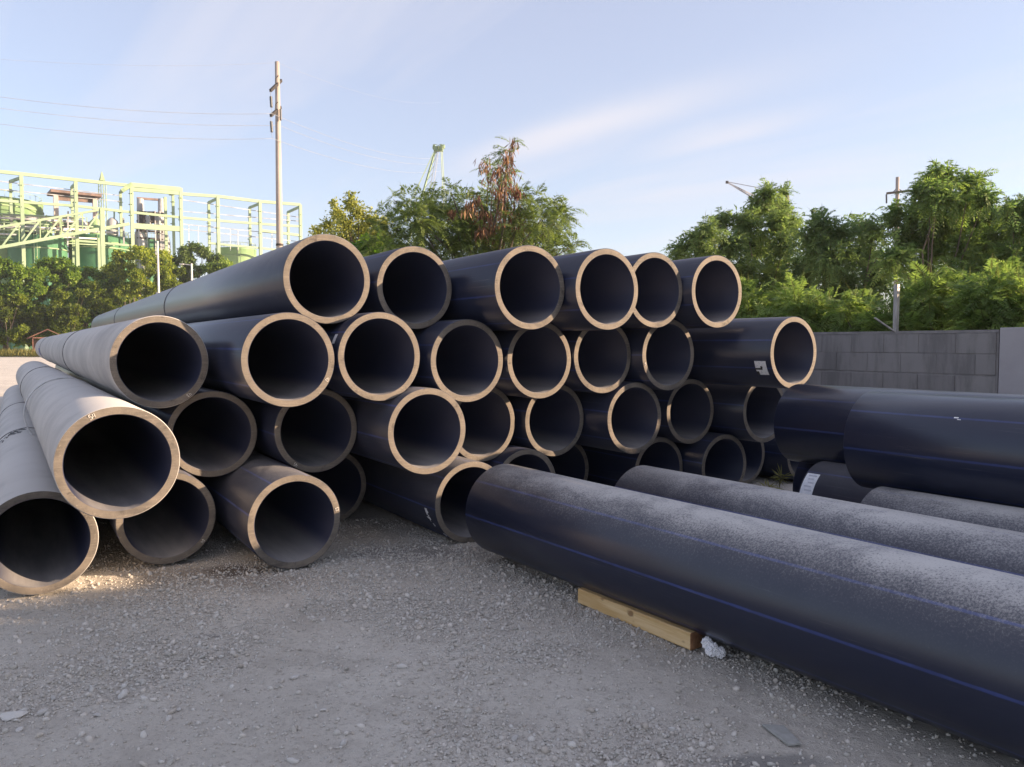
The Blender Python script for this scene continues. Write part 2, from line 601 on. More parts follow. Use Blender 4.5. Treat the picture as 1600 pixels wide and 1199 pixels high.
gx, gy = axis(-3.4, 3.2, 0.018, 900), axis(2.0, 6.6, 0.018, 900)
X, Y = np.meshgrid(gx, gy)
Z = ground_z(X, Y)
nx, ny = len(gx), len(gy)
ii, jj = np.meshgrid(np.arange(nx - 1), np.arange(ny - 1))
i0 = (jj * nx + ii).ravel()
GF = np.stack([i0, i0 + 1, i0 + nx + 1, i0 + nx], 1)
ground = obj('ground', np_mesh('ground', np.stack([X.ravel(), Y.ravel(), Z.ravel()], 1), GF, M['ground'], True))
tag(ground, kind='structure')

# ------------------------------------------------------------------ pipes
R_OUT, R_IN = 0.315, 0.266
prng = random.Random(21)
YAW = 0.57069
YAW_P = YAW + 0.0434
SEG = 112


def uvz(u, v, z=0.0):
    return np.array([u * math.cos(YAW) - v * math.sin(YAW), u * math.sin(YAW) + v * math.cos(YAW), z])


def tube_surface(name, prof, mat, phase):
    """prof: list of (radius, y); revolves about local Y, centre height R_OUT; UV = angle fraction, metres"""
    a = np.linspace(0, 2 * math.pi, SEG + 1)
    k = len(prof)
    V = np.array([[r * math.cos(t), y, R_OUT + r * math.sin(t)] for r, y in prof for t in a[:-1]])
    F, UV = [], []
    for i in range(k - 1):
        for j in range(SEG):
            j2 = (j + 1) % SEG
            F.append((i * SEG + j, i * SEG + j2, (i + 1) * SEG + j2, (i + 1) * SEG + j))
            u0, u1 = j / SEG + phase, (j + 1) / SEG + phase
            UV += [u0, prof[i][1], u1, prof[i][1], u1, prof[i + 1][1], u0, prof[i + 1][1]]
    m = np_mesh(name, V, F, mat, True)
    uvl = m.uv_layers.new(name='UVMap')
    uvl.data.foreach_set('uv', np.array(UV, np.float32))
    return m


def ring_bar(r, tube_r, y, mat, name='weld_bead', n=64, k=6, sag=0.0, side=0.0, tilt=0.0):
    vs, fs = [], []
    for i in range(n):
        t_ = 2 * math.pi * i / n
        bump_ = tube_r * (1 + 0.15 * math.sin(t_ * 9))
        for j in range(k):
            p_ = 2 * math.pi * j / k
            rr = r + bump_ * math.cos(p_)
            vs.append((rr * math.cos(t_) + side, y + bump_ * math.sin(p_) + tilt * math.sin(t_), R_OUT + rr * math.sin(t_) + sag))
            fs.append((i * k + j, i * k + (j + 1) % k, ((i + 1) % n) * k + (j + 1) % k, ((i + 1) % n) * k + j))
    mb = MB()
    mb.add(vs, fs)
    return mb.mesh(name, mat, True)


def make_pipe(u, v, z, length, mat, label, group, phase, yaw=YAW, backwards=False, name='plastic_pipe', skew=0.0):
    e = empty(name, uvz(u, v, z - R_OUT), yaw, label, 'pipe', group)
    ov = prng.uniform(-0.006, 0.006)
    e.scale = (1 + ov, 1, 1 - ov)
    sgn = -1.0 if backwards else 1.0
    b = 0.004
    ys = [b] + [length * k / 6 for k in range(1, 6)] + [length - b]
    outer = [(R_OUT - b, 0.0)] + [(R_OUT, y_) for y_ in ys] + [(R_OUT - b, length)]
    inner = [(R_IN + b, length), (R_IN, length - b)] + [(R_IN, length * k / 4) for k in (3, 2, 1)] + [(R_IN, b), (R_IN + b, 0.0)]
    if not backwards:
        outer = outer[::-1]
        inner = inner[::-1]
    o_ = obj('outer_wall', tube_surface('outer_wall', [(r, sgn * y_) for r, y_ in outer], mat, phase), e)
    obj('inner_wall', tube_surface('inner_wall', [(r, sgn * y_) for r, y_ in inner], M['inside'], phase), e)
    for yy, first in ((0.0, True), (length, False)):
        prof = [(R_OUT - b, sgn * yy), ((R_OUT + R_IN) / 2, sgn * (yy + (-0.0012 if first else 0.0012))), (R_IN + b, sgn * yy)]
        if (first and not backwards) or (not first and backwards):
            pass
        else:
            prof = prof[::-1]
        obj('cut_end', tube_surface('cut_end', prof, M['cut'], 0), e)
    return e


def on_wall(e, ang0, ang1, y0, y1, mat, name, n=8, lift=0.002, shape=None, yaw=None):
    """thin patch glued on the pipe's outside between two angles (degrees, 0 = local +X, 90 = top)"""
    a = np.radians(np.linspace(ang0, ang1, n))
    V, F = [], []
    for i, t_ in enumerate(a):
        ya, yb = (y0, y1) if shape is None else shape(i / (n - 1), y0, y1)
        for y_ in (ya, yb):
            for r_ in (R_OUT + 0.0003, R_OUT + lift):
                V.append((r_ * math.cos(t_), y_, R_OUT + r_ * math.sin(t_)))
    for i in range(n - 1):
        o_ = i * 4
        F += [(o_ + 1, o_ + 3, o_ + 7, o_ + 5), (o_, o_ + 1, o_ + 5, o_ + 4), (o_ + 2, o_ + 6, o_ + 7, o_ + 3)]
    F += [(0, 2, 3, 1), ((n - 1) * 4, (n - 1) * 4 + 1, (n - 1) * 4 + 3, (n - 1) * 4 + 2)]
    return obj(name, MB().add(V, F).mesh(name, mat), e)


GLYPH = {'5': [[(1, 2), (0, 2), (0, 1.1), (0.6, 1.2), (1, 0.8), (0.9, 0.2), (0.4, 0), (0, 0.15)]],
         '4': [[(0.15, 2), (0, 0.9), (0.55, 0.75), (1, 0.9)], [(0.95, 2), (0.85, 0)]],
         '3': [[(0, 1.8), (0.5, 2), (0.95, 1.6), (0.4, 1.1), (1, 0.6), (0.5, 0), (0, 0.25)]],
         '2': [[(0, 1.6), (0.5, 2), (1, 1.5), (0, 0), (1, 0.05)]],
         '6': [[(0.8, 2), (0.2, 1.3), (0, 0.5), (0.4, 0), (0.95, 0.35), (0.7, 0.9), (0.1, 0.7)]]}


def chalk_number(e, text, ang, size=0.02, r=0.2915, name='chalk_number', mat=None):
    """hand-written figures on the cut end, at angle ang (0 = local +X, 90 = top)"""
    mb = MB()
    t_ = math.radians(ang)
    cx, cz = r * math.cos(t_), R_OUT + r * math.sin(t_)
    rad, tang = np.array([math.cos(t_), 0, math.sin(t_)]), np.array([math.sin(t_), 0, -math.cos(t_)])
    x0 = -len(text) * 0.62
    for ch in text:
        for st in GLYPH[ch]:
            pts = [np.array([cx, -0.0035, cz]) + tang * (x0 + gx_ * 0.95) * size + rad * (gz_ - 1) * size for gx_, gz_ in st]
            for p_, q_ in zip(pts[:-1], pts[1:]):
                mb.bar(p_, q_, 0.0042, 0.0022)
        x0 += 1.35
    return mb.build(name, mat or M['chalk'], e)


G1, G2 = 'pipes stacked in the big pile', 'pipes lying on the right'
PILE = {
    'T1': (1.872, 5.309, 1.962, 17.3, 'pipe_sheen', 'long black pipe with shiny grey flank, leftmost in the top row of the pile'),
    'T2': (2.586, 5.388, 1.934, 17, 'pipe_clean', 'second black pipe from the left in the top row, its end half in shadow'),
    'T3': (3.254, 4.813, 1.928, 17, 'pipe_clean', 'third black pipe from the left in the top row, under the tall tree'),
    'T4': (3.888, 4.685, 1.930, 17, 'pipe_clean', 'fourth black pipe from the left in the top row, overlapping the fifth'),
    'T5': (4.542, 4.849, 1.956, 17, 'pipe_clean', 'fifth black pipe from the left in the top row, partly covered by the fourth'),
    'T6': (5.173, 4.749, 1.962, 17, 'pipe_clean', 'rightmost black pipe in the top row of the pile'),
    'B': (0.844, 5.762, 1.383, 20.2, 'pipe_film', 'grey dusty pipe, leftmost in the second row from the top, end mostly shaded'),
    'R3b': (1.540, 5.136, 1.401, 17, 'pipe_clean', 'second pipe from the left in the second row from the top, whole rim sunlit'),
    'R3c': (2.190, 5.142, 1.416, 17, 'pipe_clean', 'third pipe from the left in the second row from the top, dust inside its mouth'),
    'R3d': (2.890, 5.120, 1.381, 17, 'pipe_clean', 'fourth pipe from the left in the second row, white tag on its side'),
    'R3e': (3.581, 5.159, 1.379, 17, 'pipe_clean', 'fifth pipe from the left in the second row from top, top arc shaded'),
    'R3f': (4.231, 5.153, 1.400, 17, 'pipe_clean', 'sixth pipe from the left in the second row, rim lit on the left'),
    'R3g': (4.863, 5.017, 1.411, 17, 'pipe_clean', 'seventh pipe from the left in the second row from the top, rim mostly shaded'),
    'R3h': (5.745, 4.385, 1.430, 17, 'pipe_clean', 'black pipe with a white number sticker sticking out furthest right in the pile'),
    'C': (0.475, 4.760, 0.854, 13.5, 'pipe_film', 'grey dusty pipe with chalked figures on its rim and a loose strap'),
    'R2b': (1.197, 5.865, 0.859, 17, 'pipe_clean', 'shaded pipe in the third row, just right of the chalked grey pipe'),
    'R2c': (1.880, 5.609, 0.868, 17, 'pipe_clean', 'shaded pipe in the third row with one bright sliver on its rim, third from left'),
    'R2d': (2.514, 5.046, 0.875, 17, 'pipe_half', 'pipe in the third row with a fully sunlit rim, above the smudged bottom pipe'),
    'R2e': (3.235, 5.479, 0.853, 17, 'pipe_clean', 'pipe in the third row half hidden behind the sunlit rim to its left'),
    'R2f': (3.924, 5.423, 0.850, 17, 'pipe_clean', 'pipe in the third row, sixth from the left, rim lit along its left edge'),
    'R2g': (4.570, 5.124, 0.857, 17, 'pipe_clean', 'pipe in the third row, seventh from the left, protruding with a dusty lip'),
    'R2h': (5.462, 5.330, 0.861, 17, 'pipe_clean', 'pipe in the third row, eighth from the left, almost wholly in shade'),
    'R2i': (6.157, 5.022, 0.860, 17, 'pipe_clean', 'last pipe of the third row, below the stickered pipe, half covered on its right'),
    'R1a': (0.101, 5.401, 0.319, 14.5, 'pipe_film', 'grey dusty pipe on the ground at the far left, cut off by the picture edge'),
    'R1b': (0.849, 5.648, 0.328, 17, 'pipe_half', 'pipe on the ground below the chalked grey pipe, mouth in shade'),
    'R1c': (1.549, 5.082, 0.325, 17, 'pipe_half', 'short-looking dusty pipe on the ground jutting forward, rim sunlit on top'),
    'R1d': (2.205, 6.245, 0.315, 17, 'pipe_clean', 'deeply recessed dark pipe on the ground behind the jutting dusty one'),
    'R1e': (2.916, 5.114, 0.300, 17, 'pipe_half', 'ground pipe with a white paint smudge, its mouth facing the big foreground pipe'),
    'R1f': (3.577, 5.353, 0.318, 17, 'pipe_clean', 'ground pipe whose rim just shows over the big foreground pipe'),
    'R1g': (4.360, 5.900, 0.300, 17, 'pipe_clean', 'very dark recessed ground pipe between two rims, behind the foreground pipe'),
    'R1h': (5.175, 5.451, 0.300, 17, 'pipe_clean', 'dark ground pipe showing its arch just above the second foreground pipe'),
    'R1i': (5.816, 5.219, 0.318, 17, 'pipe_clean', 'dark ground pipe below the eighth pipe of the third row'),
    'R1j': (6.560, 5.600, 0.315, 17, 'pipe_clean', 'last dark ground pipe of the pile, mostly covered by its left neighbour'),
    'R1k': (7.240, 5.350, 0.315, 17, 'pipe_clean', 'dark ground pipe whose left rim shows beside the paper label'),
    'R2j': (6.890, 5.650, 0.860, 17, 'pipe_clean', 'shaded raised pipe hidden behind the right-hand pipes'),
}
prng = random.Random(21)
PP = {}
for k, (u, v_, z, L, mt, lab) in PILE.items():
    yw = YAW + {'T1': -0.0084, 'C': 0.0094}.get(k, 0.0)
    PP[k] = make_pipe(u, v_, z, L, M[mt], lab, G1, prng.random() / 8, yw)
RIGHT = {
    'P6': (2.897, 4.632, 0.345, 8.2, 'pipe_dusty', 'big dusty black pipe with blue stripes lying in the foreground beside the timber', 0.060),
    'P5': (3.770, 4.166, 0.322, 8.2, 'pipe_dusty', 'second dusty pipe on the ground, just behind the big foreground pipe', 0.040),
    'P4': (4.402, 2.732, 0.325, 7.0, 'pipe_dusty', 'ground pipe with a dusty top under the big raised pipe at the right edge', 0.02),
    'P3': (5.034, 3.579, 0.320, 7.8, 'pipe_half', 'ground pipe with a white paper label near its end', 0.09),
    'P2': (4.690, 2.977, 0.886, 7.2, 'pipe_clean', 'raised black pipe with blue stripes and a white scuff at the right edge', 0.048),
    'P1': (5.340, 4.028, 0.872, 8.2, 'pipe_clean', 'raised black pipe behind the scuffed one, its top edge catching the sun', 0.055),
    'P7': (5.680, 4.101, 0.315, 8.2, 'pipe_clean', 'hidden ground pipe in the shade behind the pipe with the paper label', 0.03),
}
for k, (u, v_, z, L, mt, lab, ph) in RIGHT.items():
    PP[k] = make_pipe(u, v_, z, L, M[mt], lab, G2, ph, YAW_P, True)

# butt-weld beads, straps, writing and stickers
for k, ys in (('T1', (5.2, 11.4)), ('B', (5.6, 15.6)), ('C', (8.6,)), ('R1a', (4.1, 8.3))):
    for y_ in ys:
        obj('weld_bead', ring_bar(R_OUT + 0.001, 0.007, y_, M['bead']), PP[k])
st = obj('loose_strap', ring_bar(R_OUT + 0.030, 0.0075, 4.05, M['strap'], 'loose_strap', sag=-0.024, side=-0.018, tilt=0.04), PP['C'])
st['label'] = 'pale plastic strap hanging loose round the pipe'
chalk_number(PP['C'], '54', 115, 0.013)
chalk_number(PP['B'], '43', -52, 0.012)
chalk_number(PP['R3b'], '42', -28, 0.011)
chalk_number(PP['R1c'], '53', 10, 0.010)
chalk_number(PP['R1b'], '64', -40, 0.010)
chalk_number(PP['R2c'], '45', 236, 0.011)
chalk_number(PP['R3g'], '56', 195, 0.010)
# black marker scrawl along the weld of the leftmost ground pipe
sc_ = MB()
a0 = 96
for i in range(16):
    t0, t1 = math.radians(a0 + i * 2.6), math.radians(a0 + i * 2.6 + 2.2)
    yy = 3.93 + 0.09 * math.sin(i * 2.3) - 0.012 * i
    rr = R_OUT + 0.002
    sc_.bar((rr * math.cos(t0), yy, R_OUT + rr * math.sin(t0)), (rr * math.cos(t1), yy + 0.12 * math.cos(i * 1.7), R_OUT + rr * math.sin(t1)), 0.012 if i > 7 else 0.05, 0.002)
sc_.build('marker_scrawl', M['ink'], PP['R1a'])
on_wall(PP['B'], 176, 206, 16.0, 16.7, M['blue_mark'], 'blue_mark')
# number sticker (white tag with a dark hooked figure) on the pipe at the pile's right
e = PP['R3h']
stk = on_wall(e, 193, 217, 0.055, 0.175, M['paint_white'], 'sticker', 10)
on_wall(stk, 204.5, 207.5, 0.105, 0.178, M['ink'], 'printed_mark', 5, 0.0035)
on_wall(stk, 201.5, 205.0, 0.098, 0.120, M['ink'], 'printed_mark', 5, 0.0035)
on_wall(stk, 210.5, 217.2, 0.150, 0.178, M['ink'], 'printed_mark', 5, 0.0035)
# paint smudge on the bottom pipe
e = PP['R1e']
for (a_, b_, y0, y1) in ((187, 196, 0.13, 0.175), (196, 206, 0.115, 0.14), (199, 202, 0.14, 0.165), (208, 213, 0.085, 0.105), (222, 228, 0.0, 0.02)):
    on_wall(e, a_, b_, y0, y1, M['paint_white'], 'paint_smudge', 6, 0.0015, lambda f, p, q: (p + 0.012 * math.sin(9 * f), q - 0.018 * f))
on_wall(PP['R3d'], -28, -17, 0.02, 0.085, M['paper'], 'paper_tag', 6)
on_wall(PP['R3c'], 150, 163, 0.10, 0.15, M['paint_white'], 'paint_smudge', 6, 0.0015)
on_wall(PP['R3e'], 100, 103, 0.02, 0.045, M['paint_white'], 'paint_smudge', 4, 0.0015)
# paper label on the ground pipe at right (camera side = local -X)
e = PP['P3']
plb = on_wall(e, 128, 160, -0.115, -0.015, M['paper'], 'paper_label', 10)
for i in range(5):
    on_wall(plb, 131 + i * 5.4, 133 + i * 5.4, -0.100 + 0.012 * (i % 2), -0.035 - 0.01 * (i % 3), M['print'], 'printed_line', 3, 0.003)
e = PP['P2']
on_wall(e, 139, 140.4, -0.655, -0.63, M['paint_white'], 'paint_scuff', 4, 0.0015)
on_wall(e, 141.5, 142.2, -0.67, -0.65, M['paint_white'], 'paint_scuff', 4, 0.0015)
on_wall(e, 134, 140, -1.86, -1.83, M['bead'], 'paint_scuff', 5, 0.0015)

# ------------------------------------------------------------------ timber, tissue, shard
p0, p1 = gp(1079, 1017.6), gp(903, 943)
d_ = (p1 - p0)
L = float(np.hypot(d_[0], d_[1]))
ang = math.atan2(d_[1], d_[0])
W_, H_ = 0.092, 0.088
nrm = np.array([math.sin(ang), -math.cos(ang)])
side_ = nrm if nrm[0] > 0 else -nrm
ctr = p0[:2] + side_ * W_ / 2
tb = empty('timber_beam', (ctr[0], ctr[1], 0), ang, 'square yellow timber beam lying on gravel against the big foreground pipe', 'timber')
mb = MB()
xs = np.linspace(0.004, L, 12)
V, F = [], []
for i, x in enumerate(xs):
    w = W_ / 2 * (1 + 0.02 * math.sin(i * 1.7))
    h = H_ * (1 + 0.015 * math.sin(i * 2.3))
    c_ = 0.006
    V += [(x, -w + c_, 0), (x, w - c_, 0), (x, w, c_), (x, w, h - c_), (x, w - c_, h), (x, -w + c_, h), (x, -w, h - c_), (x, -w, c_)]
for i in range(len(xs) - 1):
    for j in range(8):
        F.append((i * 8 + j, i * 8 + (j + 1) % 8, (i + 1) * 8 + (j + 1) % 8, (i + 1) * 8 + j))
F.append(tuple(range((len(xs) - 1) * 8, len(xs) * 8)))
MB().add(V, F).build('beam', M['timber'], tb)
c_ = 0.006
w, h = W_ / 2, H_
MB().add([(0.004, -w + c_, 0), (0.004, w - c_, 0), (0.004, w, c_), (0.004, w, h - c_), (0.004, w - c_, h), (0.004, -w + c_, h), (0.004, -w, h - c_), (0.004, -w, c_)] +
         [(0.0, -w + 0.009, 0.004), (0.0, w - 0.009, 0.004), (0.0, w - 0.004, 0.009), (0.0, w - 0.004, h - 0.009), (0.0, w - 0.009, h - 0.004), (0.0, -w + 0.009, h - 0.004), (0.0, -w + 0.004, h - 0.009), (0.0, -w + 0.004, 0.009)],
         [(j, 8 + j, 8 + (j + 1) % 8, (j + 1) % 8) for j in range(8)] + [tuple(range(15, 7, -1))]).build('sawn_end', M['timber_end'], tb)


def crumple(name, c, size, n, seed, mat, squash=(1, 1, 1), amp=0.45, freq=3.0):
    r_ = np.random.default_rng(seed)
    bm = bmesh.new()
    bmesh.ops.create_icosphere(bm, subdivisions=n, radius=1)
    K = r_.normal(size=(9, 3))
    ph = r_.random(9) * 6.28
    for vv in bm.verts:
        p_ = np.array(vv.co)
        s_ = sum(abs(math.sin(float(K[i] @ p_) * freq + ph[i])) for i in range(9)) / 9
        vv.co = Vector(p_ * size * (1 - amp + amp * 1.6 * s_) * np.array(squash))
    m = bpy.data.meshes.new(name)
    bm.to_mesh(m)
    bm.free()
    m.materials.append(mat)
    return obj(name, m, None, c)


q = gp(1113, 1026)
ti = empty('crumpled_tissue', (q[0], q[1], 0), 0, 'crumpled white tissue on the gravel at the end of the timber beam', 'tissue')
for (dx, dy, dz, s_, sd) in ((-0.024, 0.012, 0.062, 0.024, 5), (-0.004, -0.004, 0.034, 0.031, 8), (0.032, -0.008, 0.022, 0.026, 11)):
    o_ = crumple('wad', (dx, dy, dz), s_, 4, sd, M['tissue'], (1, 0.9, 1.05), 0.75, 5.0)
    o_.parent = ti

# ------------------------------------------------------------------ stones and gravel
ICO = bmesh.new()
bmesh.ops.create_icosphere(ICO, subdivisions=1, radius=1)
ICO_V = np.array([v_.co[:] for v_ in ICO.verts])
ICO_F = np.array([[v_.index for v_ in f.verts] for f in ICO.faces])
ICO.free()
OCT_V = np.array([[1, 0, 0], [-1, 0, 0], [0, 1, 0], [0, -1, 0], [0, 0, 1], [0, 0, -1]], float)
OCT_F = np.array([[0, 2, 4], [2, 1, 4], [1, 3, 4], [3, 0, 4], [2, 0, 5], [1, 2, 5], [3, 1, 5], [0, 3, 5]])


def scatter(name, n, smin, smax, power, TV, TF, seed, density, label, cat, zfac=0.25):
    r_ = np.random.default_rng(seed)
    x, y = r_.uniform(-3.6, 3.3, n * 4), r_.uniform(1.7, 6.7, n * 4)
    keep = r_.random(n * 4) < density(x, y)
    x, y = x[keep][:n], y[keep][:n]
    n = len(x)
    s = smin + (smax - smin) * r_.random(n) ** power
    a = r_.uniform(0, 6.28, n)
    sc = r_.uniform(0.65, 1.25, (n, 3)) * s[:, None]
    sc[:, 2] *= 0.75
    V = TV[None] * (1 + r_.uniform(-0.24, 0.24, (n, len(TV), 1)))
    tl = r_.normal(0, 0.35, (n, 2))
    V = V * sc[:, None, :]
    V[:, :, 2] += V[:, :, 0] * tl[:, None, 0] + V[:, :, 1] * tl[:, None, 1]
    ca_, sa_ = np.cos(a)[:, None], np.sin(a)[:, None]
    Vx, Vy = V[:, :, 0] * ca_ - V[:, :, 1] * sa_, V[:, :, 0] * sa_ + V[:, :, 1] * ca_
    V = np.stack([Vx + x[:, None], Vy + y[:, None], V[:, :, 2] + (ground_z(x, y) + sc[:, 2] * zfac)[:, None]], 2)
    Fc = (TF[None] + (np.arange(n) * len(TV))[:, None, None]).reshape(-1, TF.shape[1])
    g_ = r_.uniform(0.38, 0.57, n)
    tint = r_.uniform(-0.012, 0.02, n)
    col = np.stack([g_ + tint + 0.01, g_ - 0.020, g_ - 0.062 - tint * 0.6], 1)
    col = np.repeat(col, len(TV), 0)
    o_ = obj(name, np_mesh(name, V.reshape(-1, 3), Fc, M['stone'], False, col))
    return tag(o_, label, cat, None, 'stuff')


scatter('gravel', 90000, 0.0035, 0.010, 1.6, OCT_V, OCT_F, 1, lambda x, y: 0.10 + 0.9 * gravel_amt(x, y) ** 1.2, 'fine grey gravel strewn over the yard in front of the pipes', 'gravel')
scatter('loose_pebbles', 10000, 0.007, 0.018, 2.6, ICO_V, ICO_F, 2, lambda x, y: 0.10 + 0.75 * gravel_amt(x, y) ** 1.3, 'coarser pebbles scattered among the fine gravel', 'gravel')
STONES = [(193, 1082, 0.024, 1.0, 'pale roundish stone, largest of the loose stones at lower left'), (628, 1043, 0.019, 1.0, 'single pale round stone alone in the middle of the gravel'),
          (22, 1116, 0.034, 0.45, 'flat elongated pale stone at the lower left picture edge'), (1142, 1022, 0.014, 0.8, 'small pale stone right beside the crumpled tissue'),
          (462, 1056, 0.016, 0.8, 'dull stone in a small hollow in the left half of the gravel'), (67, 1112, 0.017, .9, 'small pale stone just right of the flat elongated stone'), (84, 1087, 0.014, 1, 'small stone up and right of the flat elongated stone'), (30, 1084, .011, .8, 'tiny stone above the flat elongated stone'), (152, 1116, .013, 1, 'small stone below and left of the largest loose stone'), (226, 1090, .015, .9, 'small stone just right of the largest loose stone'), (264, 1120, .012, 1, 'small stone below and right of the largest loose stone'),
          (280, 1107, .012, .7, 'flattish small stone right of the largest loose stone, above another'), (506, 1110, .014, .8, 'small stone below the dull stone in the hollow'), (524, 1040, .013, .9, 'small stone right of the dull stone in the hollow'), (136, 995, .016, .6, 'flattish small stone on its own in front of the leftmost pipes'), (805, 1150, .016, .8, 'small stone near the bottom edge, below the middle of the timber'), (1050, 1136, .014, .9, 'small stone left of the thin flat shard'), (458, 1188, .018, .8, 'stone at the bottom edge, left of centre'), (537, 1160, .013, 1, 'small stone near the bottom edge, right of another stone there'), (30, 1136, .014, .7, 'small stone below the flat elongated stone'), (506, 968, .013, .9, 'small stone on the gravel in front of the jutting dusty pipe, left of a twin'), (540, 970, .013, .9, 'small stone in front of the jutting dusty pipe, right of a twin')]
for i, (px, py, s_, fl, lab) in enumerate(STONES):
    q = gp(px, py)
    r_ = np.random.default_rng(100 + i)
    bm = bmesh.new()
    bmesh.ops.create_icosphere(bm, subdivisions=2, radius=1)
    ex_ = 1.45 if i == 2 else 1.0 + 0.4 * r_.random()
    K = r_.normal(size=(4, 3))
    for vv in bm.verts:
        p_ = np.array(vv.co)
        k_ = 1 + 0.16 * sum(math.sin(float(kk @ p_) * 1.6 + j) for j, kk in enumerate(K)) / 2
        for pl in K[:3]:
            pn = pl / np.linalg.norm(pl)
            dd = float(p_ @ pn)
            if dd > 0.6:
                p_ = p_ - pn * (dd - 0.6)
        vv.co = Vector(p_ * k_ * s_ * np.array([ex_, 0.85, 0.85 * fl]))
    m = bpy.data.meshes.new('stone')
    bm.to_mesh(m)
    bm.free()
    a_ = m.attributes.new('Col', 'FLOAT_COLOR', 'POINT')
    gg = 0.55 if i < 4 else r_.uniform(0.40, 0.55)
    a_.data.foreach_set('color', np.tile(np.array([gg, gg * 0.96, gg * 0.91, 1], np.float32), len(m.vertices)))
    m.materials.append(M['stone'])
    o_ = obj('stone', m, None, (q[0], q[1], float(ground_z(q[0], q[1])) + s_ * fl * 0.45))
    o_.rotation_euler = (0, 0, 0.4 if i == 2 else r_.uniform(0, 3))
    tag(o_, lab or 'small pale grey stone lying loose on the gravel', 'stone', 'loose stones on the gravel')
# thin flat shard half buried near the bottom edge
a_, b_, c2, d2 = gp(1190, 1132), gp(1225, 1133), gp(1252, 1164), gp(1232, 1166)
V = [(*(p_[:2]), float(ground_z(p_[0], p_[1])) + 0.012) for p_ in (a_, b_, c2, d2)]
cen = np.mean(np.array(V), 0)
V2 = [tuple(np.array(p_) - cen) for p_ in V]
V2[2] = (V2[2][0], V2[2][1], V2[2][2] + 0.006)
V2 += [(x, y, z - 0.009) for x, y, z in V2]
mb = MB().add(V2, [(0, 3, 2, 1), (4, 5, 6, 7), (0, 1, 5, 4), (1, 2, 6, 5), (2, 3, 7, 6), (3, 0, 4, 7)])
sh_ = obj('flat_shard', mb.mesh('flat_shard', simple('shard', (0.30, 0.30, 0.28), (0.36, 0.355, 0.34), 25, 0.9, bump=0.2), bevel=0.002), None, tuple(cen))
tag(sh_, 'thin flat grey shard half sunk in the gravel near the bottom edge', 'shard')

# ------------------------------------------------------------------ block wall on the right
WU = 8.30
wl_e = empty('block_wall', uvz(WU, 5.0, 0), YAW, 'weathered grey concrete block wall with a plastered end behind the right pipes', 'wall')
TOP = 1.64
seam = -0.03                                     # local y where the plastered stretch begins (towards the camera)
s0 = None
bestd = 9
for yy in np.arange(-8, 8, 0.01):                # find the seam seen at photo x = 1560
    p_ = uvz(WU, 5.0 + yy, 1.2)
    if p_[1] > 0.5:
        x_ = 800 + F_PX * p_[0] / (p_[1] * math.cos(PITCH))
        if abs(x_ - 1560) < bestd:
            bestd, s0 = abs(x_ - 1560), yy
seam = s0
BL, BH, JO = 0.40, 0.215, 0.005
farL = 17.0
MB().box((0.088, (seam + farL) / 2, (TOP - 0.02) / 2), (0.15, farL - seam, TOP - 0.02)).build('mortar_core', M['mortar'], wl_e)
meshes = []
for k in range(4):
    r_ = random.Random(k)
    m = MB().box((0, 0, 0), (0.05, BL - JO, BH - JO))
    meshes.append(m.mesh('block', M['block'], bevel=0.004))
half = MB().box((0, 0, 0), (0.05, BL / 2 - JO, BH - JO)).mesh('block', M['block'], bevel=0.004)
courses = 7
for c_ in range(courses):
    z_ = TOP - 0.018 - BH * (c_ + 0.5) - (0.014 if c_ > 1 else 0)
    if z_ - BH / 2 < 0:
        z_ = None
    if z_ is None:
        continue
    y_ = seam + 0.02
    first = c_ % 2 == 1
    n_ = 0
    while y_ < seam + 11.5:
        if first:
            o_ = obj('block', half, wl_e, (0.031 + prng.uniform(-0.003, 0.003), y_ + BL / 4, z_))
            y_ += BL / 2
            first = False
        else:
            o_ = obj('block', meshes[prng.randrange(4)], wl_e, (0.031 + prng.uniform(-0.003, 0.003), y_ + BL / 2, z_ + prng.uniform(-0.002, 0.002)))
            y_ += BL
MB().box((0.08, seam - 7.02, (TOP + 0.03) / 2), (0.20, 14, TOP + 0.03)).build('plastered_stretch', M['plaster'], wl_e, bevel=0.008)
MB().box((0.085, (seam + farL) / 2, TOP - 0.004), (0.165, farL - seam, 0.03)).build('capping', M['mortar'], wl_e)

# fence post with a leaning arm on top of the wall
q = pix(1396, 520, 9.0)
yy = None
best = 9e9
for y_ in np.arange(seam, seam + 8, 0.01):
    p_ = uvz(WU, 5 + y_, TOP)
    x_ = 800 + F_PX * p_[0] / (p_[1] * math.cos(PITCH))
    if abs(x_ - 1396) < best:
        best, yy = abs(x_ - 1396), y_
pb = uvz(WU + 0.07, 5 + yy, TOP)
fp = empty('fence_post', tuple(pb), YAW, 'galvanised angle-iron post with a short leaning arm on top of the block wall', 'post')
hh = (520 - 446) / F_PX * pb[1]
MB().box((0, 0, hh / 2), (0.042, 0.005, hh)).box((-0.020, 0.022, hh / 2), (0.005, 0.042, hh)).build('upright', M['zinc'], fp)
pa = np.array([-0.055, -0.01, 0.0])
pe = pix(1367, 497, pb[1] - 0.05) - pb
ci, si = math.cos(-YAW), math.sin(-YAW)
pe = np.array([pe[0] * ci - pe[1] * si, pe[0] * si + pe[1] * ci, pe[2]])
MB().bar(pa, pe, 0.032, 0.012).build('arm', M['zinc'], fp)

# ------------------------------------------------------------------ foliage generators


def unit(a):
    return a / (np.linalg.norm(a, axis=-1, keepdims=True) + 1e-9)


